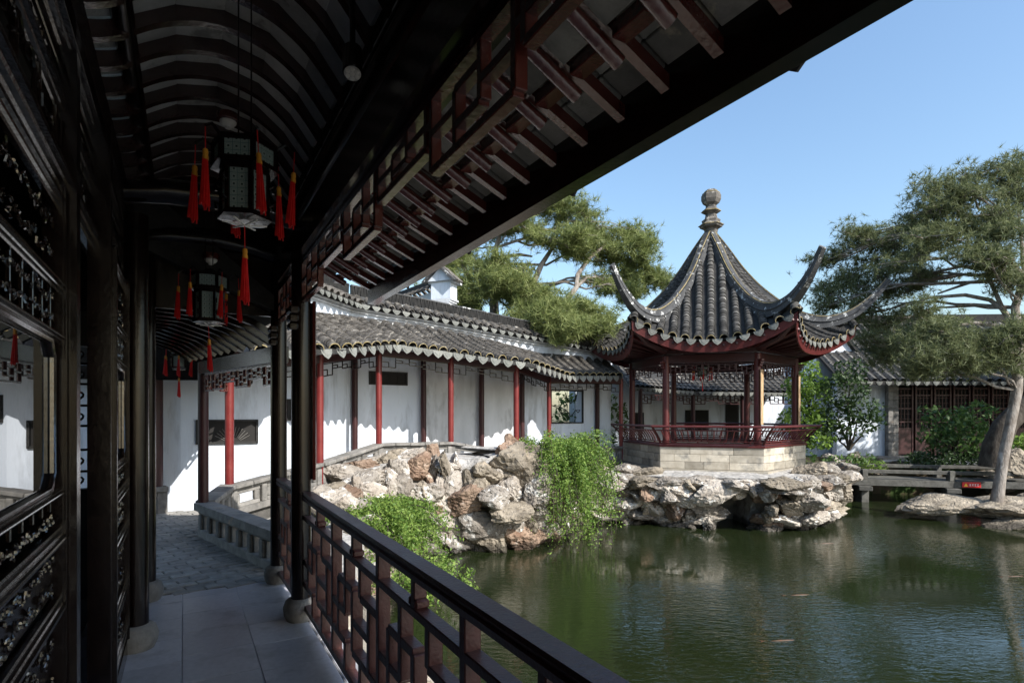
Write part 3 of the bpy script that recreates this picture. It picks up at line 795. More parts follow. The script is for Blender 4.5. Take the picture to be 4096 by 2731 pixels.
# vaulted ribs
eb = (B0 - A0).normalized(); rb_ = V((eb.y, -eb.x, 0))
for k in range(13):
    c = A0 + eb * (k * .24 + .1)
    pts = [c + rb_ * t + V((0, 0, z)) for t, z in ((.02, 2.27), (-.25, 2.42), (-.6, 2.52), (-1.0, 2.53), (-1.4, 2.46), (-1.8, 2.34), (-2.4, 2.2))]
    rbm = MB()
    for i in range(len(pts) - 1): rbm.beam(pts[i], pts[i + 1], .05, .06)
    part(lw, 'ceiling_rib', (rbm, BLACK))
dk = MB()
roofpoly = [CW(.80, 5.5), V((-3.62, 7.12, 0)), V((-3.86, 8.1, 0)), V((-4.6, 9.2, 0)), V((-7.5, 8.6, 0)), CW(-.5, 6.0), CW(-.5, 5.5)]
dk.prism([p[:2] for p in roofpoly], [2.45, 2.38, 2.42, 2.75, 2.75, 3.0, 3.0], [2.55, 2.48, 2.52, 2.9, 3.2, 3.6, 3.6])
part(lw, 'roof', (dk, TILED))
# stone balustrade
bal = part(lw, 'balustrade', (MB().beam(A0 + V((0, 0, .385)), B0 + V((0, 0, .385)), .22, .09), GREYST))
Lb = (B0 - A0).length
bar(bal, 'base_course', A0 + V((0, 0, .04)), B0 + V((0, 0, .04)), .14, .12, GREYST, .008)
bar(bal, 'top_course', A0 + V((0, 0, .315)), B0 + V((0, 0, .315)), .12, .05, GREYST, .008)
for k in range(8):
    q = A0 + eb * (Lb * (k + .2) / 7.4)
    bar(bal, 'post', q + V((0, 0, .1)), q + V((0, 0, .29)), .13, .10, GREYST, .012, up=tuple(eb))
    for sg in (-.065, .065):
        bar(bal, 'post_moulding', q + eb * sg + V((0, 0, .1)), q + eb * sg + V((0, 0, .29)), .06, .02, GREYST, .004, up=tuple(eb))
# bench at far left with its opening
bn = part(lw, 'bench', (MB().beam((-5.95, 8.35, .385), (-5.42, 8.83, .385), .26, .07), GREYST))
bn_d = (V((-5.42, 8.83, 0)) - V((-5.95, 8.35, 0)))
for a, b2, z0, z1 in ((0, .22, 0, .35), (.8, 1, 0, .35), (.22, .8, .27, .35), (.22, .8, 0, .09)):
    p0 = V((-5.95, 8.35, (z0 + z1) / 2)) + bn_d * a; p1 = V((-5.95, 8.35, (z0 + z1) / 2)) + bn_d * b2
    bar(bn, 'stone', p0, p1, .16, z1 - z0 - .004, GREYST, .008)

# ------------------------------------------------------------------ roofed gallery
gal = thing('roofed_gallery', 'open gallery with red columns and grey tiled roof climbing over the rockery', 'gallery', (-2.7, 11.4, 0))
F = [V((-4.17, 8.3, .05)), V((-3.28, 9.6, .27)), V((-2.70, 11.4, .507)), V((-1.328, 12.2, .50)), V((.095, 12.6, .24)), V((.954, 14.5, .20)), V((3.05, 15.75, .20))]
LINT = [2.12, 2.34, 2.66, 2.58, 2.42, 2.28, 2.32]
E_ = [V((-3.70, 7.98, 2.42)), V((-2.83, 9.38, 2.62)), V((-2.27, 11.05, 2.90)), V((-1.135, 11.74, 2.80)), V((.45, 12.18, 2.625)), V((1.42, 14.15, 2.49)), V((3.0, 15.3, 2.57))]
T_ = [V((-4.55, 9.40, 3.22)), V((-3.95, 10.7, 3.42)), V((-3.50, 12.4, 3.60)), V((-2.10, 13.3, 3.55)), V((-.72, 14.12, 3.36)), V((.75, 15.25, 3.10)), V((2.85, 17.0, 3.15))]
Wl = [V((-9.0, 8.3, 0)), V((-5.3, 9.0, 0)), V((-4.1, 9.6, 0)), V((-3.55, 12.5, 0)), V((-2.156, 13.4, 0)), V((-.80, 14.2, 0)), V((.25, 15.0, 0)), V((2.55, 16.6, 0)), V((2.95, 16.8, 0))]
WZ = [3.6, 3.75, 3.85, 3.91, 3.80, 3.65, 3.56, 3.36, 3.3]
# floor strip
gf = MB()
fl_in = [V((-4.1, 9.5, .05)), V((-3.9, 10.6, .27)), V((-3.5, 12.4, .5)), V((-2.1, 13.3, .5)), V((-.75, 14.1, .24)), V((.6, 15.2, .2)), V((2.9, 16.8, .2))]
for i in range(6):
    q = [F[i], F[i + 1], fl_in[i + 1], fl_in[i]]
    gf.prism([p[:2] for p in q], -.4, [p.z for p in q])
part(gal, 'gallery_floor', (gf, PAVE))
# front columns
for i, (f, lz) in enumerate(zip(F, LINT)):
    if i == 0: continue
    rad = .064 if i < 5 else .058
    part(gal, 'column', (MB().lathe([(rad, f.z - .05), (rad * .97, lz + .22)], 16, (f.x, f.y, 0)), RED, True))
    part(gal, 'column_foot', (MB().lathe([(rad * 1.5, f.z - .1), (rad * 1.6, f.z - .02), (rad * 1.2, f.z + .03)], 14, (f.x, f.y, 0)), GREYST, True))
# rear columns against the wall
for (x, y, z0, z1) in ((-4.03, 9.9, .1, 3.0), (-3.47, 12.42, .4, 3.3), (-2.09, 13.29, .4, 3.3), (-.76, 14.08, .15, 3.1), (.27, 14.88, .15, 2.9), (2.50, 16.46, .1, 2.8)):
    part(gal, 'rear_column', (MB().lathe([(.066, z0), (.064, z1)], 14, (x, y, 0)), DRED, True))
# lintels and friezes
for i in range(6):
    a, c = F[i], F[i + 1]
    bar(gal, 'lintel', V((a.x, a.y, LINT[i] + .14)), V((c.x, c.y, LINT[i + 1] + .14)), .09, .14, DRED)
    d = (c - a); d.z = 0
    P = V((a.x, a.y, LINT[i] + .06)) + d.normalized() * .06; Q = V((c.x, c.y, LINT[i + 1] + .06)) - d.normalized() * .06
    # sloping frieze: bars follow the slope
    n = max(3, round((Q - P).length / .30)); frz = part(gal, 'lattice_frieze', (MB().beam(P, Q, .02, .018), BLACK))
    for k in range(n):
        p0 = vlerp(P, Q, k / n); p1 = vlerp(P, Q, (k + 1) / n); dl = (.17, .10, .13)[k % 3] if 0 < k < n - 1 else .21
        dn = V((0, 0, -dl)); h2 = V((0, 0, -dl * .5))
        pm = (p0 + p1) / 2
        for u_, v_ in ((p0, p0 + dn), (p0 + dn, p1 + dn), (p1, p1 + dn), (p0 + h2, pm + h2), (pm + h2, pm + dn)):
            bar(frz, 'bar', u_, v_, .019, .019, BLACK, .003)
    # cross ties to the wall
    w = fl_in[i + 1]
    bar(gal, 'cross_tie', V((c.x, c.y, LINT[i + 1] + .18)), V((w.x, w.y, LINT[i + 1] + .30)), .07, .12, DRED)

# walls
def wall_seg(parent, a, b, z0, za, zb, th, m, hole=None, out=None):
    d = (b - a).normalized(); n = V((-d.y, d.x, 0)) * th
    def q(j): return a + (b - a) * j
    w = MB()
    if not hole:
        w.prism([a[:2], b[:2], (b + n)[:2], (a + n)[:2]], z0, [za, zb, zb, za])
    else:
        j0, j1, h0, h1 = hole
        for ja, jb, lo, hi in ((0, j0, z0, None), (j1, 1, z0, None), (j0, j1, z0, h0), (j0, j1, h1, None)):
            pa, pb = q(ja), q(jb)
            t0 = lerp(za, zb, ja) if hi is None else hi; t1 = lerp(za, zb, jb) if hi is None else hi
            w.prism([pa[:2], pb[:2], (pb + n)[:2], (pa + n)[:2]], lo, [t0, t1, t1, t0])
    return part(parent, 'wall_panel', (w, m))
gw = thing('garden_wall', 'white plastered garden wall with black ridge and tile coping behind the gallery', 'wall', (-2.9, 13, 0))
for i in range(8):
    hole = (.355, .775, 1.30, 2.21) if i == 6 else None
    wall_seg(gw, Wl[i], Wl[i + 1], -.3, WZ[i], WZ[i + 1], .26, PLASTER2 if i in (4, 5) else PLASTER, hole)
def window(parent, a, b, j0, j1, z0, z1, fan=False, solid=True):
    d = (b - a).normalized(); n = V((d.y, -d.x, 0))
    p0 = a + (b - a) * j0; p1 = a + (b - a) * j1
    f = MB()
    for s0, e0 in ((V((0, 0, z0)), V((0, 0, z0))), (V((0, 0, z1)), V((0, 0, z1)))):
        f.beam(p0 + n * .012 + s0, p1 + n * .012 + e0, .05, .035)
    for p in (p0, p1): f.beam(p + n * .012 + V((0, 0, z0 - .017)), p + n * .012 + V((0, 0, z1 + .017)), .05, .035, up=tuple(d))
    wn = part(parent, 'window', (f, TILED))
    if solid:
        w = MB().add([p0 + n * .004 + V((0, 0, z0)), p1 + n * .004 + V((0, 0, z0)), p1 + n * .004 + V((0, 0, z1)), p0 + n * .004 + V((0, 0, z1))], [(0, 1, 2, 3)])
        part(wn, 'backing', (w, INTER))
    L = (p1 - p0).length
    if fan:
        c = p0 + (p1 - p0) * .58 + V((0, 0, z0 - .03)) + n * .012
        for k in range(13):
            a_ = R(30 + 10 * k)
            bar(wn, 'fan_slat', c + d * math.cos(a_) * .13 + V((0, 0, math.sin(a_) * .13)), c + d * math.cos(a_) * .30 + V((0, 0, math.sin(a_) * .30)), .008, .007, GREYST, .002)
    else:
        for k in range(1, 4):
            p = vlerp(p0, p1, k / 4) + n * .012
            bar(wn, 'mullion', p + V((0, 0, z0)), p + V((0, 0, z1)), .012, .012, TILED, .002, up=tuple(d))
    return wn
window(gw, Wl[1], Wl[2], .17, .83, 1.075, 1.44, fan=True)
window(gw, Wl[2], Wl[3], .03, .52, 1.45, 1.80)
window(gw, Wl[3], Wl[4], .237, .771, 2.23, 2.50)
wn = window(gw, Wl[6], Wl[7], .355, .775, 1.30, 2.21, solid=False)
# ice-crack lattice of that opening
d67 = (Wl[7] - Wl[6]); p0 = Wl[6] + d67 * .355; dd = d67.normalized(); wL = d67.length * .42
pts_ic = [(random.uniform(0, wL), random.uniform(0, .85)) for _ in range(30)]
for k in range(46):
    a_ = random.choice(pts_ic); near = sorted(pts_ic, key=lambda q: math.dist(q, a_))[1:4]; c_ = random.choice(near)
    bar(wn, 'lattice_bar', p0 + dd * a_[0] + V((-.02, .06, 1.32 + a_[1])), p0 + dd * c_[0] + V((-.02, .06, 1.32 + c_[1])), .02, .016, TILED, .003)
bar(wn, 'lattice_bar', p0 + dd * wL * .1 + V((-.02, .06, 1.55)), p0 + dd * wL * .55 + V((-.02, .06, 1.55)), .02, .016, TILED)

# tile meshes
def tile_mesh(r, L, m, n=6, th=.014, arch=1.0):
    b = MB()
    for y, rr in ((0, r * .94), (L, r * 1.10)):
        for k in range(n + 1):
            a = math.pi * k / n
            b.v.append((rr * math.cos(a), y, rr * arch * math.sin(a)))
        for k in range(n + 1):
            a = math.pi * k / n
            b.v.append(((rr - th) * math.cos(a), y, (rr - th) * arch * math.sin(a)))
    k = n + 1
    for i in range(n):
        b.f += [(i, i + 1, 2 * k + i + 1, 2 * k + i), (2 * k + i, 2 * k + i + 1, 3 * k + i + 1, 3 * k + i), (i, k + i, k + i + 1, i + 1)]
    return b
def slope_rows(P_of, rows, nt, r, roof, budget, L=None, m=TILE, drip=True, lip=True, dripw=.85, drips=None, dh=None, capm=None):
    """P_of(i, w) -> point on row i at w in [0 top .. 1 eave]"""
    rest = MB(); used = 0
    for i in range(rows):
        n = nt(i) if callable(nt) else nt
        p_e, p_e2 = P_of(i, 1), P_of(i, .96)
        lat = P_of(min(i + 1, rows - 1), 1) - P_of(max(i - 1, 0), 1)
        lat = lat.normalized()
        ju = jit(.006)
        for k in range(n):
            w0, w1 = k / n, (k + 1) / n
            a, c = P_of(i, w0), P_of(i, w1)
            y = (c - a); ln = y.length; y = y.normalized()
            x = (lat - y * lat.dot(y)).normalized(); z = x.cross(y)
            if z.z < 0: z = -z; x = -x
            ov = .045
            Lt = ln + ov
            tilt = .26
            y2 = (y + x * jit(.045) + z * tilt * random.uniform(.25, .45)).normalized(); x = (x - y2 * x.dot(y2)).normalized(); z2 = x.cross(y2)
            if z2.z < 0: x = -x; z2 = -z2
            M = frame_m(a - y * ov + z * (.006 + jit(.005)) + x * (ju + jit(.004)), x * (1 + jit(.03)), y2 * Lt, z2)
            key = ('T', round(r, 3), m.name)
            if key not in CB: CB[key] = tile_mesh(r, 1.0, m).mesh('tile', m, True)
            if used < budget:
                part(roof, 'tile', CB[key], M); used += 1
            else:
                t = tile_mesh(r, 1.0, m, n=4)
                rest.add([M @ V(q) for q in t.v], t.f)
        if lip:
            y = (p_e - p_e2).normalized(); x = (lat - y * lat.dot(y)).normalized(); z = x.cross(y)
            if z.z < 0: z = -z; x = -x
            M = frame_m(p_e + y * .004, x, y, z)
            kl = ('LIP', round(r, 3))
            if kl not in CB: CB[kl] = MB().tube([(r * 1.12 * math.cos(a), 0, r * 1.12 * math.sin(a)) for a in np.linspace(.05, math.pi - .05, 7)], .0085, 5).mesh('lime_lip', GOLD, True)
            part(roof, 'lime_lip', CB[kl], M)
    if rest.v: part(roof, 'tile_field', (rest, m, True, False), kind='stuff')
    return used
def drips_along(parent, P_of, rows, w, h, m=DRIP, skip=()):
    kd = ('D', w, h, m.name)
    if kd not in CB: CB[kd] = drip_mesh(w, h, m)
    for i in range(rows - 1):
        a, c = P_of(i, 1), P_of(i + 1, 1)
        mid = (a + c) / 2; x = (c - a).normalized()
        y_in = (P_of(i, .9) - a); y_in.z = 0; y_in = (y_in - x * y_in.dot(x)).normalized()
        z = x.cross(y_in)
        if z.z < 0: x = -x; z = -z
        z = z.normalized()
        ti = .16
        z2 = (z + y_in * ti).normalized(); y2 = z2.cross(x)
        part(parent, 'drip_tile', CB[kd], frame_m(mid + z * .004, x, y2, z2) @ Matrix.Rotation(jit(.05), 4, 'Y') @ Matrix.Rotation(jit(.05), 4, 'X'))

# gallery roof: deck plus tile rows
roof_rows = []
for i, cnt in enumerate((5, 6, 6, 6, 7, 8)):
    for k in range(cnt):
        roof_rows.append((vlerp(E_[i], E_[i + 1], (k + .5) / cnt), vlerp(T_[i], T_[i + 1], (k + .5) / cnt)))
deck = MB()
for i in range(6):
    q = [E_[i], E_[i + 1], T_[i + 1], T_[i]]
    o = len(deck.v); deck.v += [tuple(p) for p in q] + [tuple(p - V((0, 0, .07))) for p in q]
    deck.f += [(o, o + 1, o + 2, o + 3), (o + 7, o + 6, o + 5, o + 4), (o, o + 4, o + 5, o + 1), (o + 2, o + 6, o + 7, o + 3)]
groof = part(gal, 'roof', (deck, TILED))
def gP(i, w):
    e, t = roof_rows[i]; return vlerp(t, e, w) + V((0, 0, -.05 * math.sin(math.pi * w) + .012))
slope_rows(gP, len(roof_rows), 18, .086, groof, 296)
drips_along(gal, gP, len(roof_rows), .225, .165)
# rafters below the gallery eave
for e_, t_ in roof_rows:
    d = (t_ - e_); p = e_ + d * .03 - V((0, 0, .09)); q = e_ + d * .9 - V((0, 0, .09))
    bar(gal, 'rafter', p, q, .05, .05, DRED)
# flashing line where roof meets wall
for i in range(6):
    bar(gal, 'flashing', T_[i] + V((0, 0, .05)), T_[i + 1] + V((0, 0, .05)), .10, .09, LIME)

# parapet of the gallery
def parapet(parent, a, c, h=.45, pan=.62, m=GREYST):
    a = V(a); c = V(c); d = c - a; L = math.hypot(d.x, d.y)
    p = part(parent, 'parapet', (MB().beam(a + V((0, 0, .04)), c + V((0, 0, .04)), .15, .10), m))
    n = max(1, round(L / .30))
    for k in range(n):
        bar(p, 'coping_brick', vlerp(a, c, (k + .012) / n) + V((0, 0, h - .03 + jit(.004))), vlerp(a, c, (k + .988) / n) + V((0, 0, h - .03 + jit(.004))), .24, .06, m, .008)
    n = max(1, round(L / pan))
    bar(p, 'top_course', a + V((0, 0, h - .085)), c + V((0, 0, h - .085)), .12, .045, m, .006)
    for k in range(n + 1):
        q = vlerp(a, c, min(max(k / n, .03), .97))
        bar(p, 'post', q + V((0, 0, .09)), q + V((0, 0, h - .10)), .14, .09, m, .008, up=tuple(d.normalized()))
    for k in range(n):
        q0, q1 = vlerp(a, c, k / n), vlerp(a, c, (k + 1) / n); dd_ = q1 - q0
        u0 = dd_ * .12; u1 = dd_ * .30
        for (s_, e_, z) in ((u0, dd_ * .88, .115), (u0, dd_ * .88, h - .135)):
            bar(p, 'panel_rail', q0 + s_ + V((0, 0, z)), q0 + e_ + V((0, 0, z)), .08, .055, m, .006)
        for f_ in (.20, .80):
            w0 = dd_.length * .16
            bar(p, 'panel_stile', q0 + dd_ * f_ + V((0, 0, .14)), q0 + dd_ * f_ + V((0, 0, h - .16)), .079, w0, m, .012, up=tuple(dd_.normalized()))
    return p
for i in range(6):
    parapet(gal, F[i], F[i + 1])
parapet(gal, B0 + V((0, .05, -.03)), F[0], .47)
part(gal, 'base_wall', (MB().prism([p[:2] for p in F] + [(p + V((-.1, .12, 0)))[:2] for p in reversed(F)], -1.2, [p.z for p in F] + [p.z for p in reversed(F)]), GREYST))

# wall coping: rows of short tiles both sides, black ridge of tiles on edge
cap = MB(); crow = []
for i in range(8):
    a, c = Wl[i], Wl[i + 1]; d = (c - a).normalized(); n = V((d.y, -d.x, 0))
    za, zc = WZ[i], WZ[i + 1]
    L = (c - a).length; k = max(2, round(L / .255))
    for j in range(k):
        p = vlerp(a, c, (j + .5) / k) - n * .13; z = lerp(za, zc, (j + .5) / k)
        crow.append((p + n * .36 + V((0, 0, z + .06)), p + n * .03 + V((0, 0, z + .24))))
    o = len(cap.v)
    for p, z in ((a, za), (c, zc)):
        q = p - n * .13
        cap.v += [tuple(q + n * .36 + V((0, 0, z + .04))), tuple(q + n * .02 + V((0, 0, z + .23))), tuple(q - n * .36 + V((0, 0, z + .04))), tuple(q + V((0, 0, z)))]
    cap.f += [(o, o + 1, o + 5, o + 4), (o + 1, o + 2, o + 6, o + 5), (o, o + 4, o + 7, o + 3), (o + 2, o + 3, o + 7, o + 6)]
capo = part(gw, 'coping', (cap, TILED))
def cP(i, w): return vlerp(crow[i][1], crow[i][0], w)
slope_rows(cP, len(crow), 4, .072, capo, 200, lip=False)
drips_along(gw, cP, len(crow), .185, .12)
rd = MB(); rl_ = MB(); mould = MB()
for i in range(8):
    a, c = Wl[i], Wl[i + 1]; d = (c - a).normalized(); n = V((d.y, -d.x, 0)); a = a - n * .13; c = c - n * .13
    za, zc = WZ[i], WZ[i + 1]; L = (c - a).length
    rl_.beam(a + V((0, 0, za + .255)), c + V((0, 0, zc + .255)), .15, .07)
    rl_.beam(a + V((0, 0, za + .515)), c + V((0, 0, zc + .515)), .13, .03)
    k = int(L / .034)
    for j in range(k):
        p = vlerp(a, c, (j + .5) / k); z = lerp(za, zc, (j + .5) / k) + .39 + jit(.006)
        t = MB().box(-.011, .011, -.055, .055, -.115, .115)
        M = Matrix.Translation(p + V((0, 0, z))) @ Matrix.Rotation(math.atan2(d.y, d.x), 4, 'Z') @ Matrix.Rotation(jit(.10), 4, 'Y')
        rd.add([M @ V(q) for q in t.v], t.f)
    mould.beam(a + n * .16 + V((0, 0, za - .03)), c + n * .16 + V((0, 0, zc - .03)), .10, .05)
    mould.beam(a + n * .15 + V((0, 0, za - .09)), c + n * .15 + V((0, 0, zc - .09)), .06, .04)
part(gw, 'ridge_tiles', (rd, TILED), kind='stuff')
part(gw, 'ridge_mortar', (rl_, LIME))
part(gw, 'cornice', (mould, PLASTER2))

# white gate-like gable end behind the wall
gp = thing('gable_wall', 'white wall end with a little pointed tile gable rising above the garden wall', 'wall', (-1.85, 14.9, 0))
gx, gy = -1.87, 14.75
gd = V((.93, -.37, 0)); gn = V((-.37, -.93, 0)); bk = V((-.62, .78, 0))
def gbox(w, dp, z0, z1, off=0, lab='block', m=PLASTER2):
    c = V((gx, gy, 0)) - gn * dp / 2
    b = MB(); h = gd * w / 2; q = gn * dp / 2
    b.prism([(c - h - q)[:2], (c + h - q)[:2], (c + h + q)[:2], (c - h + q)[:2]], z0, z1)
    return part(gp, lab, (b, m))
gbox(.44, .30, -.2, 4.42, lab='pier', m=PLASTER)
for k, (w, z) in enumerate(((.50, 4.42), (.56, 4.47), (.62, 4.52))): gbox(w, .34 + .04 * k, z, z + .048, lab='corbel')
gbox(.58, .36, 4.57, 4.98, lab='head', m=PLASTER)
gbox(.76, .48, 4.98, 5.03, lab='cap_course')
c0 = V((gx, gy, 0)) + gn * .06
tri = MB(); h = gd * .36
A_ = [c0 - h + V((0, 0, 5.03)), c0 + h + V((0, 0, 5.03)), c0 + V((0, 0, 5.36))]
B_ = [p - gn * .42 for p in A_]
tri.add(A_ + B_, [(0, 1, 2), (5, 4, 3), (0, 3, 4, 1), (1, 4, 5, 2), (2, 5, 3, 0)])
part(gp, 'pediment', (tri, PLASTER))
for sg in (-1, 1):
    bar(gp, 'verge', c0 + gn * .03 + gd * .46 * sg + V((0, 0, 4.99)), c0 + gn * .03 + V((0, 0, 5.42)), .16, .06, LIME)
    for k in range(3):
        bar(gp, 'tile', c0 - gn * (.10 + .13 * k) + gd * .46 * sg + V((0, 0, 5.02)), c0 - gn * (.10 + .13 * k) + V((0, 0, 5.43)), .11, .06, TILE)
part(gp, 'finial', (MB().lathe([(.06, 5.40), (.09, 5.46), (.06, 5.52), (.08, 5.57), (.03, 5.64)], 10, (c0.x, c0.y, 0)), TILE, True))
we = V((gx, gy, 0)) - gd * .1 - gn * .15
bw = MB(); ee = we + bk * 6
nn_ = V((bk.y, -bk.x, 0)) * .12
bw.prism([(we - nn_)[:2], (we + nn_)[:2], (ee + nn_)[:2], (ee - nn_)[:2]], -.2, 4.80)
part(gp, 'back_wall', (bw, PLASTER2))
for k in range(22):
    q = we + bk * (.3 + k * .26)
    for sg in (-1, 1):
        bar(gp, 'tile', q + nn_ * 2.6 * sg + V((0, 0, 4.84)), q + V((0, 0, 5.06)), .13, .05, TILE)
bar(gp, 'ridge', we + V((0, 0, 5.10)), ee + V((0, 0, 5.10)), .12, .12, TILED)

# ------------------------------------------------------------------ pavilion
PC = V((5.42, 15.4, 0))
pv = thing('hexagonal_pavilion', 'hexagonal waterside pavilion with upswept tiled roof, red columns and stone base', 'pavilion', (PC.x, PC.y, .2))
ANG = [R(221 + 60 * i) for i in range(6)]
def hp(r, i, z=0): a = ANG[i % 6]; return V((PC.x + r * math.cos(a), PC.y + r * math.sin(a), z))
# stone base in courses of blocks
Rb = 2.35
core = MB().prism([hp(Rb - .12, i)[:2] for i in range(6)], -1.0, .36)
part(pv, 'floor', (core, GREYST))
for i in range(6):
    a, c = hp(Rb, i), hp(Rb, i + 1); d = (c - a); L = d.length; d = d / L; n = V((d.y, -d.x, 0))
    if i == 5: pass
    for r_ in range(3):
        z0 = .215 + r_ * .178; x = 0; k = 0
        while x < L - .05:
            w = random.uniform(.42, .72) if not (k == 0 and r_ % 2) else .33
            if L - x - w < .25: w = L - x
            p = a + d * (x + w / 2) - n * (.075 + jit(.003))
            brick(pv, 'stone_block', (p.x, p.y, z0 + .089), (w - .006, .15, .172), PSTONE, .006, math.atan2(d.y, d.x))
            x += w; k += 1
part(pv, 'footing', (MB().prism([hp(Rb + .14, i)[:2] for i in range(6)], -.6, .212), PSTONE))
# seat boards, leaning seat-back railings
for i in range(6):
    a, c = hp(Rb + .03, i, .765), hp(Rb + .03, i + 1, .765)
    d = (c - a).normalized(); n = V((d.y, -d.x, 0))
    seat = MB(); ai, ci = hp(Rb - .36, i), hp(Rb - .36, i + 1)
    seat.prism([a[:2], c[:2], ci[:2], ai[:2]], .75, .80)
    if i == 4: continue
    so = part(pv, 'seat_board', (seat, PRED))
    def bp_(j, q):           # q 0..1 up the back; leans out in a curve
        r = Rb - .02 + .36 * (q ** 1.35) + .06 * math.sin(q * 3.14) * 0
        return vlerp(hp(r, i), hp(r, i + 1), j) + V((0, 0, .82 + .43 * q))
    so2 = part(pv, 'back_railing', (MB().tube([bp_(0, 1), bp_(1, 1)], .030, 8), PRED, True))
    for q, w in ((.03, .035), (.16, .024), (.78, .03)):
        bar(so2, 'rail', bp_(0, q), bp_(1, q), .035, w, PRED)
    nb = 17
    for k in range(nb + 1):
        j = k / nb
        if j in (0, 1):
            me = MB().tube([bp_(j, q) for q in np.linspace(0, 1, 5)], .026, 6)
        else:
            me = MB().tube([bp_(j, q) - n * .035 * math.sin(q * 3.1) for q in np.linspace(.16, .78, 5)], .015, 5)
        part(so2, 'spindle', (me, PRED, True))
    for k in range(4):
        bar(so2, 'strut', bp_((k + .5) / 4, .03), bp_((k + .5) / 4, .16), .03, .03, PRED, .004, up=tuple(d))
# columns, beams, friezes
for i in range(6):
    p = hp(2.1, i)
    part(pv, 'column', (MB().lathe([(.085, .36), (.083, 2.98)], 18, p), PRED, True))
    part(pv, 'column_base', (MB().lathe([(.12, .36), (.13, .42), (.10, .47)], 16, p), GREYST, True))
    q = hp(2.1, i + 1); d = (q - p).normalized()
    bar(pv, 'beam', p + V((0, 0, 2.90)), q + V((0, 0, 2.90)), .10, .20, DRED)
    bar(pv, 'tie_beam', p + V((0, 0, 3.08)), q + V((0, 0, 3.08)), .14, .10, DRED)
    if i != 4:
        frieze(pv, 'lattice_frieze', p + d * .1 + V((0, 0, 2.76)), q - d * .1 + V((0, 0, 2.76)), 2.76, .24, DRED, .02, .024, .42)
    # bracket block and corner beam under the upturned corner
    part(pv, 'corner_beam', (MB().tube([hp(1.4, i, 3.1), hp(2.2, i, 3.12), hp(2.9, i, 3.25), hp(3.4, i, 3.55)], [.08, .08, .07, .05], 8), DRED, True))
    for k, (w, z) in enumerate(((.10, 2.70), (.16, 2.76), (.22, 2.82))):
        o = hp(2.1 + .10, i, z); brick(pv, 'bracket', o, (w, .08, .05), PRED, .008, ANG[i])
# couplet boards on the two right-hand columns, seen nearly edge-on
for i in (1, 2):
    p = hp(2.1, i); a = R(318) if i == 1 else R(320)
    o = p + V((math.cos(a), math.sin(a), 0)) * .10
    brick(pv, 'couplet_board', (o.x, o.y, 1.95 if i == 1 else 1.92), (.03, .19, 1.30), WOODB, .006, a + R(4))
lantern((PC.x - .35, PC.y - .4), 2.80, 2.55, R(20), 'small lantern hanging under the pavilion roof', sc=1.2, zhang=3.4)

# roof
XC = 1.775
HR = [.12, .42, .83, 1.27, 1.87, 2.40, 2.88, 3.30, 3.62, 3.86, 4.05, 4.14]
HZ = [6.55, 6.15, 5.50, 4.96, 4.43, 4.14, 4.06, 4.16, 4.37, 4.57, 4.82, 4.95]
def z_eave(x): return 3.235 + .54 * (abs(x) / XC) ** 2.3
def y_eave(x): return 2.74 + .33 * (abs(x) / XC) ** 2.2
def z_hip(r): return interp(r, HR[:8], HZ[:8]) - .30
def face_pt(i, x, w):        # w 0 at the hip .. 1 at the eave
    ye = y_eave(x); yh = max(.16, abs(x) * 1.732); zh = z_hip(max(.18, 2 * abs(x))); ze = z_eave(x)
    y = lerp(yh, ye, w); u = 1 - w
    z = ze + (zh - ze) * (u ** 1.42) if zh > ze else lerp(zh, ze, w)
    am = (ANG[i] + ANG[(i + 1) % 6]) / 2 if i < 5 else ANG[5] + R(30)
    nx, ny = math.cos(am), math.sin(am); tx, ty = -ny, nx
    return V((PC.x + nx * y + tx * x, PC.y + ny * y + ty * x, z))
NR = 13
rowx = [(-XC * .955) + 2 * XC * .955 * k / (NR - 1) for k in range(NR)]
budget = 296
faces_order = [0, 1, 5, 2, 3, 4]
deckp = MB(); soff = MB(); fas = MB()
for i in range(6):
    xs = np.linspace(-XC, XC, 25); o = len(deckp.v); ws = np.linspace(0, 1, 9)
    for x in xs:
        for w in ws: deckp.v.append(tuple(face_pt(i, x, w)))
    for a in range(24):
        for c in range(8):
            p = o + a * 9 + c; deckp.f.append((p, p + 1, p + 10, p + 9))
    # soffit and fascia
    o = len(soff.v); am = ANG[i] + R(30)
    for k, x in enumerate(xs):
        e = face_pt(i, x, 1); j = k / 24
        inn = vlerp(hp(2.0, i, 3.14), hp(2.0, i + 1, 3.14), j)
        e2 = e + (V((PC.x, PC.y, e.z)) - e).normalized() * .05
        soff.v += [tuple(e2 + V((0, 0, -.09))), tuple(inn)]
        fas.v += [tuple(e2 + V((0, 0, -.045))), tuple(e2 + V((0, 0, -.27)) + (V((PC.x, PC.y, 0)) - V((e.x, e.y, 0))).normalized() * .04)]
        fas.v += [tuple(e2 + V((0, 0, -.045)) + (V((PC.x, PC.y, 0)) - V((e.x, e.y, 0))).normalized() * .04), tuple(e2 + V((0, 0, -.27)) + (V((PC.x, PC.y, 0)) - V((e.x, e.y, 0))).normalized() * .08)]
    for a in range(24):
        p = o + a * 2; soff.f.append((p, p + 1, p + 3, p + 2))
        q = (o // 2 + a) * 4
        fas.f += [(q, q + 4, q + 5, q + 1), (q + 2, q + 3, q + 7, q + 6), (q + 1, q + 5, q + 7, q + 3)]
proof = part(pv, 'roof', (deckp, TILED, False, False))
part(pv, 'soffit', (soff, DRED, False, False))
part(pv, 'eave_fascia', (fas, PRED, False, False))
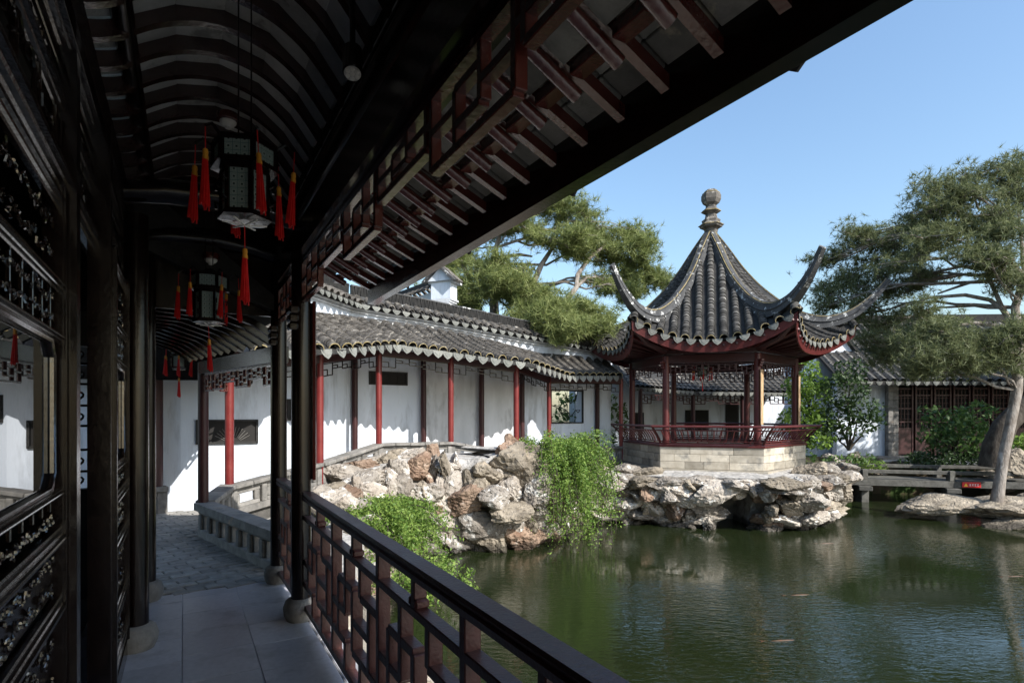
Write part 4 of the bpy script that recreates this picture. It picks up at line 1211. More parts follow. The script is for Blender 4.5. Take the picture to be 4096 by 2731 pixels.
for i in faces_order:
    def pP(k, w, i=i):
        x = rowx[k]; return face_pt(i, x, w) + V((0, 0, .012))
    def cnt(k, i=i):
        x = rowx[k]; L = (face_pt(i, x, 0) - face_pt(i, x, 1)).length + .2
        return max(2, int(L / .115))
    n_budget = budget if i in (0, 1) else 0
    used = slope_rows(pP, NR, cnt, .085, proof, n_budget, lip=True, m=PTILE)
    budget = max(0, budget - used)
    drips_along(pv, pP, NR, .22, .145)
    # inner soffit rafters, seen as ribs below the wings
    for k in range(0, NR):
        j = (k + .5) / NR
        p = face_pt(i, rowx[k], 1); inn = vlerp(hp(2.05, i, 3.10), hp(2.05, i + 1, 3.10), j)
        bar(pv, 'rafter', p + (inn - p) * .04 + V((0, 0, -.12)), inn, .05, .05, PRED if k in (0, 1, 11, 12) else DRED)
# hip ridges sweeping up to the wing tips
def ridge_sec(i, r, z, w, h):
    a = ANG[i]; rad = V((math.cos(a), math.sin(a), 0)); tan = V((-math.sin(a), math.cos(a), 0))
    c = PC + rad * r
    return c, tan, rad
for i in range(6):
    a = ANG[i]; rad = V((math.cos(a), math.sin(a), 0)); tan = V((-math.sin(a), math.cos(a), 0))
    rs = np.linspace(.12, 4.14, 34)
    from_pts = []
    # smooth profile by cubic-ish resampling
    zz = np.interp(rs, HR, HZ)
    for _ in range(2): zz[1:-1] = (zz[:-2] + 2 * zz[1:-1] + zz[2:]) / 4
    prof = [(-.13, -.36), (-.115, -.22), (-.14, -.19), (-.10, -.12), (-.105, -.05), (-.06, -.045), (-.055, 0), (.055, 0), (.06, -.045), (.105, -.05), (.10, -.12), (.14, -.19), (.115, -.22), (.13, -.36)]
    b = MB(); n = len(prof)
    for k, (r, z) in enumerate(zip(rs, zz)):
        k0, k1 = max(k - 1, 0), min(k + 1, len(rs) - 1)
        sl = V((rad.x * (rs[k1] - rs[k0]), rad.y * (rs[k1] - rs[k0]), zz[k1] - zz[k0])).normalized()
        up = tan.cross(sl); up = up if up.z > 0 else -up
        f = 1.0 if r < 2.9 else max(.36, 1 - (r - 2.9) * .54)
        fh = 1.0 if r < 2.6 else max(.42, 1 - (r - 2.6) * .40)
        for w, h in prof:
            b.v.append(tuple(PC + rad * r + V((0, 0, z)) + tan * w * f + up * h * fh))
    for k in range(len(rs) - 1):
        for j in range(n):
            b.f.append((k * n + j, k * n + (j + 1) % n, (k + 1) * n + (j + 1) % n, (k + 1) * n + j))
    b.f += [tuple(range(n))[::-1], tuple(range((len(rs) - 1) * n, len(rs) * n))]
    part(pv, 'hip_ridge', (b, LIME, True))
    g = MB()
    for sg in (-1, 1):
        pts = []
        for k, (r, z) in enumerate(zip(rs, zz)):
            f = 1.0 if r < 2.9 else max(.30, 1 - (r - 2.9) * .58)
            pts.append(PC + rad * r + V((0, 0, z - .03)) + tan * .072 * f * sg)
        g.tube(pts, .012, 5)
    part(pv, 'lime_line', (g, GOLD, True))
    # stepped collars near the tip
    for r in (3.55, 3.76, 3.95):
        z = float(np.interp(r, rs, zz)); k = int(np.argmin(abs(rs - r)))
        sl = V((rad.x * (rs[k] - rs[k - 1]), rad.y * (rs[k] - rs[k - 1]), zz[k] - zz[k - 1])).normalized(); up = tan.cross(sl); up = up if up.z > 0 else -up
        c = PC + rad * r + V((0, 0, z)) - up * .055
        part(pv, 'tip_collar', cbox(.03, .11 * (1 - (r - 3.4) * .5), .15 * (1 - (r - 3.4) * .7), LIME, .006), frame_m(c, sl, tan * -1, up))
# finial
fin = [(.16, 6.40), (.22, 6.62), (.34, 6.66), (.36, 6.74), (.27, 6.80), (.29, 6.86), (.19, 6.92), (.17, 7.02), (.27, 7.07), (.28, 7.13), (.17, 7.20), (.16, 7.26), (.25, 7.32), (.30, 7.42), (.30, 7.54), (.24, 7.62), (.18, 7.68), (.05, 7.70)]
fin = [(r * .86, z - .02) for r, z in fin]
fo = part(pv, 'finial', (MB().lathe(fin, 6, (PC.x + .03, PC.y, 0), ANG[0]), TILE))
for z, r in ((6.72, .33), (7.10, .255), (7.60, .225)):
    part(fo, 'lime_band', (MB().tube([(PC.x + .03 + r * math.cos(ANG[0] + k * math.pi / 3), PC.y + r * math.sin(ANG[0] + k * math.pi / 3), z - .02) for k in range(7)], .012, 5), GOLD))

# ------------------------------------------------------------------ rockeries
def rock_mesh(seed, sub=4, facets=11):
    r = random.Random(seed)
    b = bmesh.new(); bmesh.ops.create_icosphere(b, subdivisions=sub, radius=1)
    pl = []
    for k in range(facets):
        v = V((r.gauss(0, 1), r.gauss(0, 1), r.gauss(0, .8))).normalized(); pl.append((v, r.uniform(.50, .92)))
    off = V((r.uniform(-50, 50), r.uniform(-50, 50), r.uniform(-50, 50)))
    ax = V((r.gauss(0, .35), r.gauss(0, .35), 1)).normalized()
    for v in b.verts:
        d = v.co.normalized(); rad = 1.2
        for n, h in pl:
            c = d.dot(n)
            if c > .05: rad = min(rad, h / c)
        p = d * rad
        q = p.dot(ax) * 5 + noise.noise(p * 1.3 + off) * 1.6
        led = (abs((q % 1) - .5) * 2) ** 3          # bedding ledges
        cr = noise.noise(p * 2.6 + off); crk = max(0, .16 - abs(cr)) / .16
        nz = noise.noise(p * 6 + off) * .035 + noise.noise(p * 13 + off) * .018 - led * .085 - crk * .09
        v.co = p + d * nz
    bmesh.ops.recalc_face_normals(b, faces=b.faces[:])
    me = bpy.data.meshes.new('stone'); b.to_mesh(me); b.free()
    return me
RV = []
for k in range(16):
    me = rock_mesh(100 + k)
    ms = []
    for m_ in (ROCK, ROCK2, ROCK3):
        c = me.copy(); c.materials.append(m_); ms.append(c)
    RV.append(ms)
def stone(parent, p, size, rot=None, kind=None, name='stone', tilt_=.16):
    k = random.randrange(16); m_ = kind if kind is not None else random.choices((0, 1, 2), (.56, .29, .15))[0]
    rz = random.uniform(-.5, .5) if rot is None else rot + jit(.35)
    M = Matrix.Translation(V(p)) @ Matrix.Rotation(rz, 4, 'Z') @ Matrix.Rotation(jit(tilt_), 4, 'X') @ Matrix.Rotation(jit(tilt_), 4, 'Y') @ Matrix.Diagonal((size[0] / 2, size[1] / 2, size[2] / 2, 1))
    return part(parent, name, RV[k][m_], M)
def polyat(P, t):
    L = [0]
    for i in range(len(P) - 1): L.append(L[-1] + (V(P[i + 1]) - V(P[i])).length)
    x = t * L[-1]
    for i in range(len(P) - 1):
        if x <= L[i + 1] or i == len(P) - 2:
            u = (x - L[i]) / max(1e-6, L[i + 1] - L[i]); return vlerp(P[i], P[i + 1], u), (V(P[i + 1]) - V(P[i])).normalized()
def rock_wall(parent, P, ztop, zbot, course=.33, wmin=.42, wmax=.85, depth=.55, lean=.12, skip=None, proud=.10):
    P = [V((p[0], p[1], 0)) for p in P]
    L = sum((P[i + 1] - P[i]).length for i in range(len(P) - 1))
    zmax = max(ztop); z = zbot; c = 0
    while z < zmax:
        h = course * random.uniform(.8, 1.35); x = random.uniform(-.3, 0)
        while x < L:
            w = random.uniform(wmin, wmax); t = min(max((x + w / 2) / L, 0), 1)
            q, d = polyat(P, t); n = V((d.y, -d.x, 0))
            zt = interp(t, np.linspace(0, 1, len(ztop)), ztop)
            zc = z + h / 2 + jit(.08)
            if zc < zt - .02 and zc + h * .62 < zt + .16 and not (skip and skip(t, zc)):
                out = random.uniform(-proud, proud) + (random.random() < .22) * .12
                p = q + n * (out - lean * (zc - zbot)) + V((0, 0, zc))
                stone(parent, p, (w * 1.3, depth * random.uniform(.8, 1.3), h * random.uniform(1.25, 1.85)), math.atan2(d.y, d.x))
            x += w * .80
        z += h * .9; c += 1
def core_mesh(parent, P, ztop, zbot, back, m=MORTAR, lean=.12):
    P = [V((p[0], p[1], 0)) for p in P]; b = MB(); N = 46; K = 12
    for a in range(N + 1):
        t = a / N; q, d = polyat(P, t); n = V((d.y, -d.x, 0)); zt = interp(t, np.linspace(0, 1, len(ztop)), ztop)
        for k in range(K + 1):
            z = lerp(zbot - .4, zt, k / K)
            nz = noise.noise(V((q.x * 1.7, q.y * 1.7, z * 2.1))) * .13 + noise.noise(V((q.x * 5, q.y * 5, z * 5))) * .05
            b.v.append(tuple(q + n * (nz - .05 - lean * (z - zbot)) + V((0, 0, z + nz * .5))))
        b.v.append(tuple(q - n * back + V((0, 0, zt + .02 + noise.noise(q * 1.3) * .06))))
    s = K + 2
    for a in range(N):
        for k in range(K + 1): b.f.append((a * s + k, (a + 1) * s + k, (a + 1) * s + k + 1, a * s + k + 1))
    return part(parent, 'mortar', (b, m, False, True))

rk = thing('rockery', 'tall yellow and brown rockery below the red-columned gallery', 'rockery', (-.6, 10.9, -.95), group='rockeries on the pond edge')
RP = [(-2.55, 9.3), (-1.85, 10.3), (-1.15, 10.42), (-.45, 10.38), (.15, 10.55), (.62, 11.1), (.95, 11.9), (1.3, 13.0)]
RT = [.45, .66, .74, .68, .86, .68, .38, .10]
random.seed(4)
core_mesh(rk, RP, RT, -.95, 1.6)
rock_wall(rk, RP, RT, -1.02, .44, .5, 1.1, .62, .10)
rock_wall(rk, RP, [t_ - .05 for t_ in RT], -1.0, .30, .18, .42, .42, .10, proud=.12)
# crowning stones
for (x, y, z, w, d, h, kd) in ((-1.9, 10.75, .74, .85, .5, .42, 0), (-2.35, 10.45, .66, .6, .5, .45, 1), (-1.52, 10.9, .80, .34, .34, .46, 2), (-1.2, 10.6, .55, .8, .55, .3, 0),
                               (-.12, 10.75, .78, .52, .42, .62, 2), (.22, 10.85, .66, .6, .5, .62, 0), (.55, 11.2, .52, .45, .5, .6, 0), (-.55, 10.55, .48, .75, .6, .42, 1),
                               (-.35, 10.12, .10, .92, .65, .46, 0), (.05, 10.1, -.22, .95, .6, .42, 1), (-.8, 10.15, -.02, .8, .55, .6, 2), (.5, 10.45, .1, .6, .5, .7, 0), (.75, 10.9, .05, .4, .5, .85, 1),
                               (-2.95, 9.75, .48, .8, .55, .35, 0), (-2.7, 10.15, .6, .85, .55, .4, 2), (-2.5, 10.75, .62, .7, .5, .4, 0), (-2.2, 11.1, .66, .75, .5, .35, 1), (-2.95, 9.35, .3, .7, .6, .35, 1), (-2.45, 9.9, .42, .8, .6, .4, 0), (-1.9, 11.3, .7, .7, .45, .3, 0),
                               (.05, 11.1, .92, .5, .4, .35, 2), (-.02, 10.95, 1.0, .36, .3, .3, 2)):
    stone(rk, (x, y, z), (w, d, h), jit(.4), kd)
# low bank between the rockery and the corridor
bk_ = thing('stone_bank', 'low sunlit bank of pale stones sloping from the walkway to the water', 'stone bank', (-2.6, 7.6, -.6))
BP = [CW(1.45, 3.2), CW(1.55, 4.6), (-1.95, 6.3), (-1.95, 7.4), (-1.75, 8.6), (-1.9, 9.6), (-2.2, 10.2)]
BT = [-.45, -.35, -.3, -.25, -.2, .0, .3]
core_mesh(bk_, BP, BT, -.95, 1.9, lean=.5)
rock_wall(bk_, BP, BT, -1.0, .34, .4, .75, .6, .5)
random.seed(8)
for k in range(56):
    t = random.random(); q, d = polyat([V((p[0], p[1], 0)) for p in BP], t); n = V((d.y, -d.x, 0))
    u = random.uniform(.3, 2.0); zz_ = lerp(interp(t, np.linspace(0, 1, 7), BT), .12 + .5 * t * (t > .6), u / 2.0)
    p = q - n * u
    if (p - V((-4, 7.1, 0))).length < .5 or (p.x < -2.0 and p.y < 5.9): continue
    tl, sl_ = math.cos(CR) * p.x + math.sin(CR) * p.y, -math.sin(CR) * p.x + math.cos(CR) * p.y
    if sl_ < 5.9 and tl < 1.75: continue
    if ((V((p.x, p.y, 0)) - A0).cross(eb)).z > -.45 and p.y < 7.6: continue
    if p.y > 7.4 and p.x < -3.0: continue
    if p.x < -3.0: continue
    stone(bk_, (p.x, p.y, zz_ - .03), (random.uniform(.35, .75), random.uniform(.35, .6), random.uniform(.25, .5)), None, random.choice((0, 0, 0, 1, 2)))

rp = thing('rockery', 'pale rockery with a dark cave under the hexagonal pavilion', 'rockery', (5.3, 12.7, -.95), group='rockeries on the pond edge')
QP = [(1.3, 13.1), (2.2, 13.35), (3.0, 13.1), (3.7, 12.75), (4.3, 12.55), (5.0, 12.3), (5.7, 12.25), (6.4, 12.5), (7.1, 13.2), (7.7, 14.0), (8.0, 15.0)]
QT = [.05, .16, .14, .14, .14, .14, .14, .16, .2, .22, .2]
def cave(t, z):
    q_, _ = polyat([V((p[0], p[1], 0)) for p in QP], t)
    return (abs(q_.x - 4.85) < .44 and z < -.20) or (abs(q_.x - 3.55) < .2 and z < -.62) or (abs(q_.x - 6.0) < .22 and z < -.70)
random.seed(21)
N = 60
cm = MB(); Pq = [V((p[0], p[1], 0)) for p in QP]; K = 12
for a in range(N + 1):
    t = a / N; q, d = polyat(Pq, t); n = V((d.y, -d.x, 0)); zt = interp(t, np.linspace(0, 1, len(QT)), QT)
    for k in range(K + 1):
        z = lerp(-1.3, zt, k / K)
        nz = noise.noise(V((q.x * 1.7, q.y * 1.7, z * 2.1))) * .15 + noise.noise(V((q.x * 5, q.y * 5, z * 5))) * .06
        dpt = -1.2 if (abs(q.x - 4.85) < .42 and z < -.2) else 0
        cm.v.append(tuple(q + n * (nz - .08 - .0 * (z + .95) + dpt + .42 * (z + .95) - .28) + V((0, 0, z + nz * .4))))
    cc = V((PC.x, PC.y, 0)); inn = q + (cc - q).normalized() * min(1.2, (cc - q).length * .5)
    cm.v.append((inn.x, inn.y, .2))
s_ = K + 2
for a in range(N):
    for k in range(K + 1): cm.f.append((a * s_ + k, (a + 1) * s_ + k, (a + 1) * s_ + k + 1, a * s_ + k + 1))
part(rp, 'mortar', (cm, MORTAR))
rock_wall(rp, QP, QT, -1.0, .25, .40, .95, .6, -.40, skip=cave, proud=.14)
rock_wall(rp, QP, [.0] * len(QP), -1.0, .20, .16, .40, .42, -.40, skip=cave, proud=.14)
for k in range(15):                      # jutting shelf stones along the top
    t = (k + .5) / 15 + jit(.02); q, d = polyat(Pq, t); n = V((d.y, -d.x, 0))
    stone(rp, q + n * (.34 + jit(.12)) + V((0, 0, .04 + jit(.06))), (random.uniform(.75, 1.25), random.uniform(.6, .85), random.uniform(.18, .32)), math.atan2(d.y, d.x), random.choice((0, 0, 1, 1, 2)))
for (x, y, z, w, d, h, kd) in ((6.9, 12.9, .25, .95, .6, .42, 1), (7.4, 13.3, .18, .9, .6, .34, 0), (3.2, 13.2, .12, .9, .5, .34, 1), (2.7, 13.3, .2, .8, .5, .38, 0), (2.0, 13.5, .2, .7, .5, .4, 1),
                               (4.2, 12.5, -.05, .7, .5, .3, 1), (6.2, 12.3, -.02, .9, .5, .32, 2), (7.5, 13.0, -.22, .95, .5, .34, 1), (7.9, 13.5, -.1, .9, .5, .3, 0),
                               (7.0, 12.5, -.62, .5, .5, .4, 0), (6.3, 12.3, -.9, .3, .3, .35, 0), (6.9, 12.7, -.95, .3, .3, .35, 0), (4.28, 12.25, -.85, .4, .35, .5, 0)):
    stone(rp, (x, y, z), (w, d, h), jit(.3), kd)

rr2 = thing('flat_rock', 'flat layered grey rock at the water edge under the leaning pine', 'rock', (11.3, 12.9, -.9))
for (x, y, z, w, d, h) in ((10.2, 13.6, -.62, 1.9, 1.2, .42), (11.2, 12.9, -.60, 2.4, 1.5, .55), (11.9, 12.5, -.85, 1.5, 1.1, .5), (12.8, 13.3, -.55, 1.9, 1.4, .5), (13.9, 13.4, -.6, 1.6, 1.4, .6), (11.0, 12.4, -.95, 1.4, .7, .3), (12.9, 12.6, -.85, 1.3, .9, .4)):
    stone(rr2, (x, y, z), (w, d, h), jit(.15), 1)
fr_ = thing('rock_border', 'low row of weathered rocks on the far bank behind the pavilion', 'rockery', (10, 18.2, -.3))
for k in range(20):
    x = random.uniform(8.6, 13.2); y = 17.6 + random.uniform(0, 1.2)
    stone(fr_, (x, y, random.uniform(-.4, .12)), (random.uniform(.5, 1.1), random.uniform(.4, .7), random.uniform(.3, .6)), None, random.choice((0, 1, 1)))
fr2 = thing('rock_border', 'shaded boulders on the bank at the far right beside the leaning trunk', 'rockery', (15, 15, -.4))
for k in range(12):
    stone(fr2, (random.uniform(13.6, 17), random.uniform(14.4, 16.6), random.uniform(-.6, .3)), (random.uniform(.7, 1.4), random.uniform(.6, 1.1), random.uniform(.5, 1.0)), None, 1)

# ------------------------------------------------------------------ plants
def leaf_cloud(centres, size, m, flat=.0, name='foliage', aspect=.45):
    c = np.asarray(centres, dtype=float); n = len(c)
    d = rng.normal(size=(n, 3)); d /= np.linalg.norm(d, axis=1)[:, None]
    u = rng.normal(size=(n, 3)); u[:, 2] += flat * 2; u -= d * (u * d).sum(1)[:, None]; u /= np.linalg.norm(u, axis=1)[:, None]
    s = size * rng.uniform(.45, 1.5, n)[:, None]
    w = np.cross(d, u)
    v = np.stack([c - d * s * .5, c + w * s * aspect * .5, c + d * s * .5, c - w * s * aspect * .5], 1).reshape(-1, 3)
    return npmesh(name, v, 4, m)
def jasmine(base, label, n_stem, spread, drop, rise, leaves, dirv, seed):
    r = np.random.default_rng(seed); pts = []; st = MB()
    base = np.array(base)
    for k in range(n_stem):
        a = r.normal(0, .8); dv = np.array([dirv[0] * math.cos(a) - dirv[1] * math.sin(a), dirv[0] * math.sin(a) + dirv[1] * math.cos(a)])
        ln = r.uniform(.35, 1) * spread; up = r.uniform(.25, 1) * rise; dr = r.uniform(.35, 1.0) * drop
        o = base + np.append(r.normal(0, .22, 2), r.uniform(-.1, .05))
        cs = []
        for q in np.linspace(0, 1, 9):
            h = up * 2.2 * q * (1 - q * .5) - dr * q ** 2.3
            out = ln * (1 - (1 - q) ** 1.8)
            cs.append(o + np.array([dv[0] * out, dv[1] * out, h]) + r.normal(0, .015, 3))
        if k % 5 == 0: st.tube([tuple(c) for c in cs], [.007] * 9, 4, False)
        cs = np.array(cs)
        m_ = leaves // n_stem
        q = r.uniform(.05, 1, m_) * 8; i = np.minimum(q.astype(int), 7); f = (q - i)[:, None]
        pts.append(cs[i] * (1 - f) + cs[i + 1] * f + r.normal(0, .045, (m_, 3)))
    o = thing('weeping_jasmine', label, 'bush', tuple(base), group='weeping jasmine bushes on the rocks')
    part(o, 'foliage', leaf_cloud(np.concatenate(pts), .05, JASM))
    part(o, 'stem', (st, BARKD))
jasmine((-2.45, 9.0, .0), 'weeping jasmine bush spilling over the bank nearest the railing', 170, 1.35, 1.15, .34, 36000, (.95, -.35), 3)
jasmine((.80, 11.35, .74), 'tall weeping jasmine bush hanging from the rockery beside the gallery', 230, 1.28, 2.35, .72, 42000, (.8, -.6), 9)
jasmine((-1.35, 7.3, -.55), 'small weeping jasmine clump seen through the railing', 40, .7, .4, .2, 3000, (.8, -.6), 5)

def clump_pts(cl, dens, r=rng):
    P = []
    for (x, y, z, a, b, c) in cl:
        n = max(5, int(dens * a * b * c) if not callable(dens) else dens(a, b, c))
        v = r.normal(size=(n, 3)); v /= np.linalg.norm(v, axis=1)[:, None]; rad = r.uniform(.25, 1, n) ** .5
        P.append(np.array([x, y, z]) + v * rad[:, None] * np.array([a, b, c]))
    return np.concatenate(P)
def tufts(centres, ln, w, k, m, up=.35, name='foliage'):
    c = np.repeat(np.asarray(centres), k, 0); n = len(c)
    d = rng.normal(size=(n, 3)); d[:, 2] += up; d /= np.linalg.norm(d, axis=1)[:, None]
    s = np.cross(d, rng.normal(size=(n, 3))); s /= np.linalg.norm(s, axis=1)[:, None]
    L = ln * rng.uniform(.6, 1.2, n)[:, None]
    v = np.stack([c - s * w / 2, c + s * w / 2, c + d * L], 1).reshape(-1, 3)
    return npmesh(name, v, 3, m)
def curve(p0, p1, sag, k=7, wob=.08):
    p0 = V(p0); p1 = V(p1); out = []
    L = (p1 - p0).length
    for i in range(k):
        q = i / (k - 1); p = p0.lerp(p1, q) + V((0, 0, sag * math.sin(math.pi * q) * L))
        if 0 < i < k - 1: p += V((jit(wob * L), jit(wob * L), jit(wob * L * .6)))
        out.append(p)
    return out
def split_clumps(C, k=3, f=.62):
    out = []
    for (x, y, z, a, b, c) in C:
        for i in range(k):
            out.append((x + jit(a * .75), y + jit(b * .9), z + jit(c * 1.5), a * f * random.uniform(.7, 1.2), b * f, c * random.uniform(.6, 1.0)))
    return out
def pine(name, label, trunk, trad, clumps, barkm, leafm, per, tuft=(.2, .02, 11), limbs=None, sub=7):
    o = thing(name, label, 'tree', tuple(trunk[0]))
    part(o, 'trunk', (MB().tube(trunk, trad, 10), barkm, True))
    lm = MB(); cents = []; ti_ = 0
    tp = [V(p) for p in trunk]
    prev = None
    for ci, (x, y, z, a, b, c) in enumerate(clumps):
        ctr = V((x, y, z))
        cand = [p for p in tp[2:] if p.z < z + .4] or [tp[2]]
        st = min(cand, key=lambda p: (p - ctr).length + random.uniform(0, .4))
        if ci % 3 and prev is not None: st = prev
        else: prev = None
        pts = curve(st, ctr, .06, 7, .06)
        if prev is None: prev = pts[5]
        r0 = min(.05, .018 + .007 * (ctr - st).length)
        lm.tube(pts, [lerp(r0, .018, q / 6) for q in range(7)], 6, False)
        for k in range(sub):
            v = V((random.gauss(0, 1), random.gauss(0, 1), random.gauss(0, .6))); v = v.normalized()
            tip = ctr + V((v.x * a, v.y * b, v.z * c)) * random.uniform(.75, 1)
            s2 = pts[random.randint(3, 6)]
            bp = curve(s2, tip, .05, 5, .07); lm.tube(bp, [.022, .018, .014, .010, .006], 4, False)
            # sprays along the twig, in small flattened puffs
            for q in np.linspace(.3, 1, 7):
                cc = s2.lerp(tip, q) + V((jit(.26), jit(.26), jit(.17)))
                n = max(2, int(per * random.uniform(.3, 1.3)))
                pr = rng.normal(size=(n, 3)) * np.array([.12, .12, .08]) + np.array(cc) + np.array([0, 0, .05])
                cents.append(pr)
    part(o, 'limb', (lm, barkm, True, False))
    part(o, 'crown', tufts(np.concatenate(cents), *tuft, leafm))
    return o
random.seed(31)
def uvY(u, v, Y): return ((u - 2048) / 2250 * Y, Y, EYE + (1655 - v) / 2250 * Y)
def cl(u, v, Y, a, c): p = uvY(u, v, Y); return (*p, a, a * .9, c)
LP = [cl(1830, 1160, 17.5, .75, .35), cl(1880, 1030, 17.8, .8, .4), cl(1960, 930, 18, .85, .4), cl(2080, 880, 18, .8, .35), cl(2200, 810, 18.6, .55, .3), cl(2130, 960, 17.5, .8, .35),
      cl(2010, 1060, 17.2, .7, .3), cl(2300, 880, 18.4, .85, .35), cl(2400, 900, 18.2, .85, .4), cl(2260, 980, 17.6, .8, .3), cl(2470, 980, 18.2, .7, .35), cl(2380, 1010, 17.6, .75, .3),
      cl(2560, 970, 18.4, .45, .25), cl(2550, 1040, 18, .6, .3), cl(2600, 1090, 18, .45, .3), cl(2480, 1120, 18, .5, .22), cl(1930, 1180, 16.8, .75, .3), cl(2020, 1200, 16.6, .7, .3),
      cl(2120, 1190, 16.6, .6, .25), cl(2230, 1230, 16.4, .6, .28), cl(1840, 1240, 16.8, .5, .22), cl(2330, 1270, 16, .55, .25), cl(2400, 1290, 16, .4, .22), cl(2200, 1300, 15.6, .5, .22), cl(2100, 1270, 16, .5, .2),
      cl(1750, 1080, 18.5, .7, .4), cl(2520, 1200, 17.8, .35, .18), cl(2290, 1330, 15.2, .4, .2)]
tr = [uvY(1985, 1500, 18), uvY(1980, 1330, 18), uvY(1975, 1180, 18), uvY(1972, 1070, 18), uvY(1985, 990, 18), uvY(2000, 930, 18)]
o = pine('pine_tree', 'light green pine rising behind the garden wall left of the pavilion', tr, [.2, .17, .14, .11, .08, .05], split_clumps(LP), BARK, PINEL, 4, (.24, .018, 15), sub=6)
for tr2, rad in (([uvY(2055, 1500, 17.5), uvY(2080, 1260, 17.5), uvY(2130, 1140, 17.5), uvY(2165, 1060, 17.6), uvY(2230, 960, 18)], [.16, .13, .10, .08, .05]),
                 ([uvY(2180, 1330, 16.6), uvY(2260, 1210, 17), uvY(2305, 1150, 17.3), uvY(2310, 1100, 17.5), uvY(2350, 1040, 17.8), uvY(2420, 980, 18)], [.10, .09, .08, .07, .06, .04]),
                 ([uvY(1930, 1330, 17.6), uvY(1905, 1190, 17.6), uvY(1865, 1090, 17.6), uvY(1830, 1030, 17.8)], [.12, .10, .08, .05]),
                 ([uvY(2305, 1150, 17.3), uvY(2350, 1110, 17.6), uvY(2390, 1108, 17.8), uvY(2440, 1140, 18)], [.05, .04, .035, .02]),
                 ([uvY(1972, 1070, 18), uvY(2030, 1025, 18), uvY(2080, 1018, 18), uvY(2130, 1026, 18)], [.08, .06, .05, .03])):
    part(o, 'limb', (MB().tube(tr2, rad, 8), BARK, True))
RPn_raw = [cl(4075, 690, 14, .5, .25), cl(3990, 750, 14, .75, .3), cl(3880, 760, 14, .7, .28), cl(3740, 770, 14.2, .5, .2), cl(4050, 800, 13.6, .8, .3), cl(3920, 860, 13.8, .8, .32), cl(3800, 860, 14, .7, .28),
       cl(3680, 890, 14.2, .55, .22), cl(3620, 960, 14.2, .6, .24), cl(3500, 960, 14.4, .6, .22), cl(3400, 980, 14.6, .55, .2), cl(3350, 1050, 14.6, .55, .22), cl(3470, 1050, 14.2, .65, .26), cl(3580, 1060, 14, .65, .26),
       cl(3700, 1020, 13.6, .75, .3), cl(3820, 990, 13.4, .75, .3), cl(3950, 960, 13.2, .75, .3), cl(4060, 960, 13, .7, .3), cl(4020, 1060, 12.8, .7, .28), cl(3900, 1080, 13, .65, .25), cl(3330, 1140, 14.6, .55, .2), cl(3440, 1150, 14.2, .6, .22),
       cl(3560, 1170, 13.8, .6, .2), cl(3300, 1215, 14.4, .45, .18), cl(3650, 1130, 13.4, .55, .2), cl(3420, 1240, 14, .5, .18), cl(3560, 1290, 13.8, .6, .22), cl(3680, 1300, 13.4, .65, .25), cl(3620, 1380, 13.2, .65, .25), cl(3760, 1380, 13, .7, .28),
       cl(3720, 1450, 12.8, .6, .25), cl(3840, 1430, 12.6, .65, .25), cl(3950, 1390, 12.6, .6, .25), cl(3660, 1500, 12.8, .5, .18), cl(3800, 1330, 12.8, .6, .22), cl(3930, 1480, 12.4, .5, .2), cl(3500, 1400, 13.4, .5, .18), cl(4080, 1420, 12.5, .5, .2), cl(4090, 1150, 13, .6, .25)]
RPn = [(x_ * (1.13 if x_ / y_ < .715 else 1), y_ * (1.13 if x_ / y_ < .715 else 1), EYE + (z_ - EYE) * (1.13 if x_ / y_ < .715 else 1), a_, b_, c_) for x_, y_, z_, a_, b_, c_ in RPn_raw]
trk = [uvY(3985, 2020, 12.8), uvY(3998, 1930, 12.8), uvY(4015, 1820, 12.8), uvY(4045, 1680, 12.9), uvY(4068, 1560, 13), uvY(4072, 1420, 13), uvY(4070, 1320, 13), uvY(4060, 1230, 13.1), uvY(4100, 1100, 13.2), uvY(4080, 900, 13.6)]
o = pine('pine_tree', 'large dark pine with a slender leaning trunk at the right edge over the pond', trk, [.14, .115, .105, .105, .11, .105, .10, .085, .06, .03], split_clumps(RPn), BARK, PINED, 4, (.165, .015, 13), sub=5)
for tr2, rad in (([uvY(4072, 1330, 13), uvY(4010, 1235, 13.2), uvY(3960, 1200, 13.4), uvY(3860, 1180, 13.6), uvY(3720, 1190, 13.8), uvY(3600, 1230, 14)], [.07, .06, .05, .045, .035, .02]),
                 ([uvY(4010, 1235, 13.2), uvY(3960, 1120, 13.4), uvY(3880, 1130, 13.6), uvY(3750, 1175, 14)], [.05, .045, .04, .02]),
                 ([uvY(3990, 1300, 13), uvY(3890, 1290, 13), uvY(3800, 1310, 13.1)], [.05, .04, .02]),
                 ([uvY(4074, 1400, 13), uvY(3930, 1425, 12.8), uvY(3830, 1435, 12.6), uvY(3790, 1410, 12.6)], [.05, .035, .025, .012])):
    part(o, 'limb', (MB().tube(tr2, rad, 7), BARK, True))
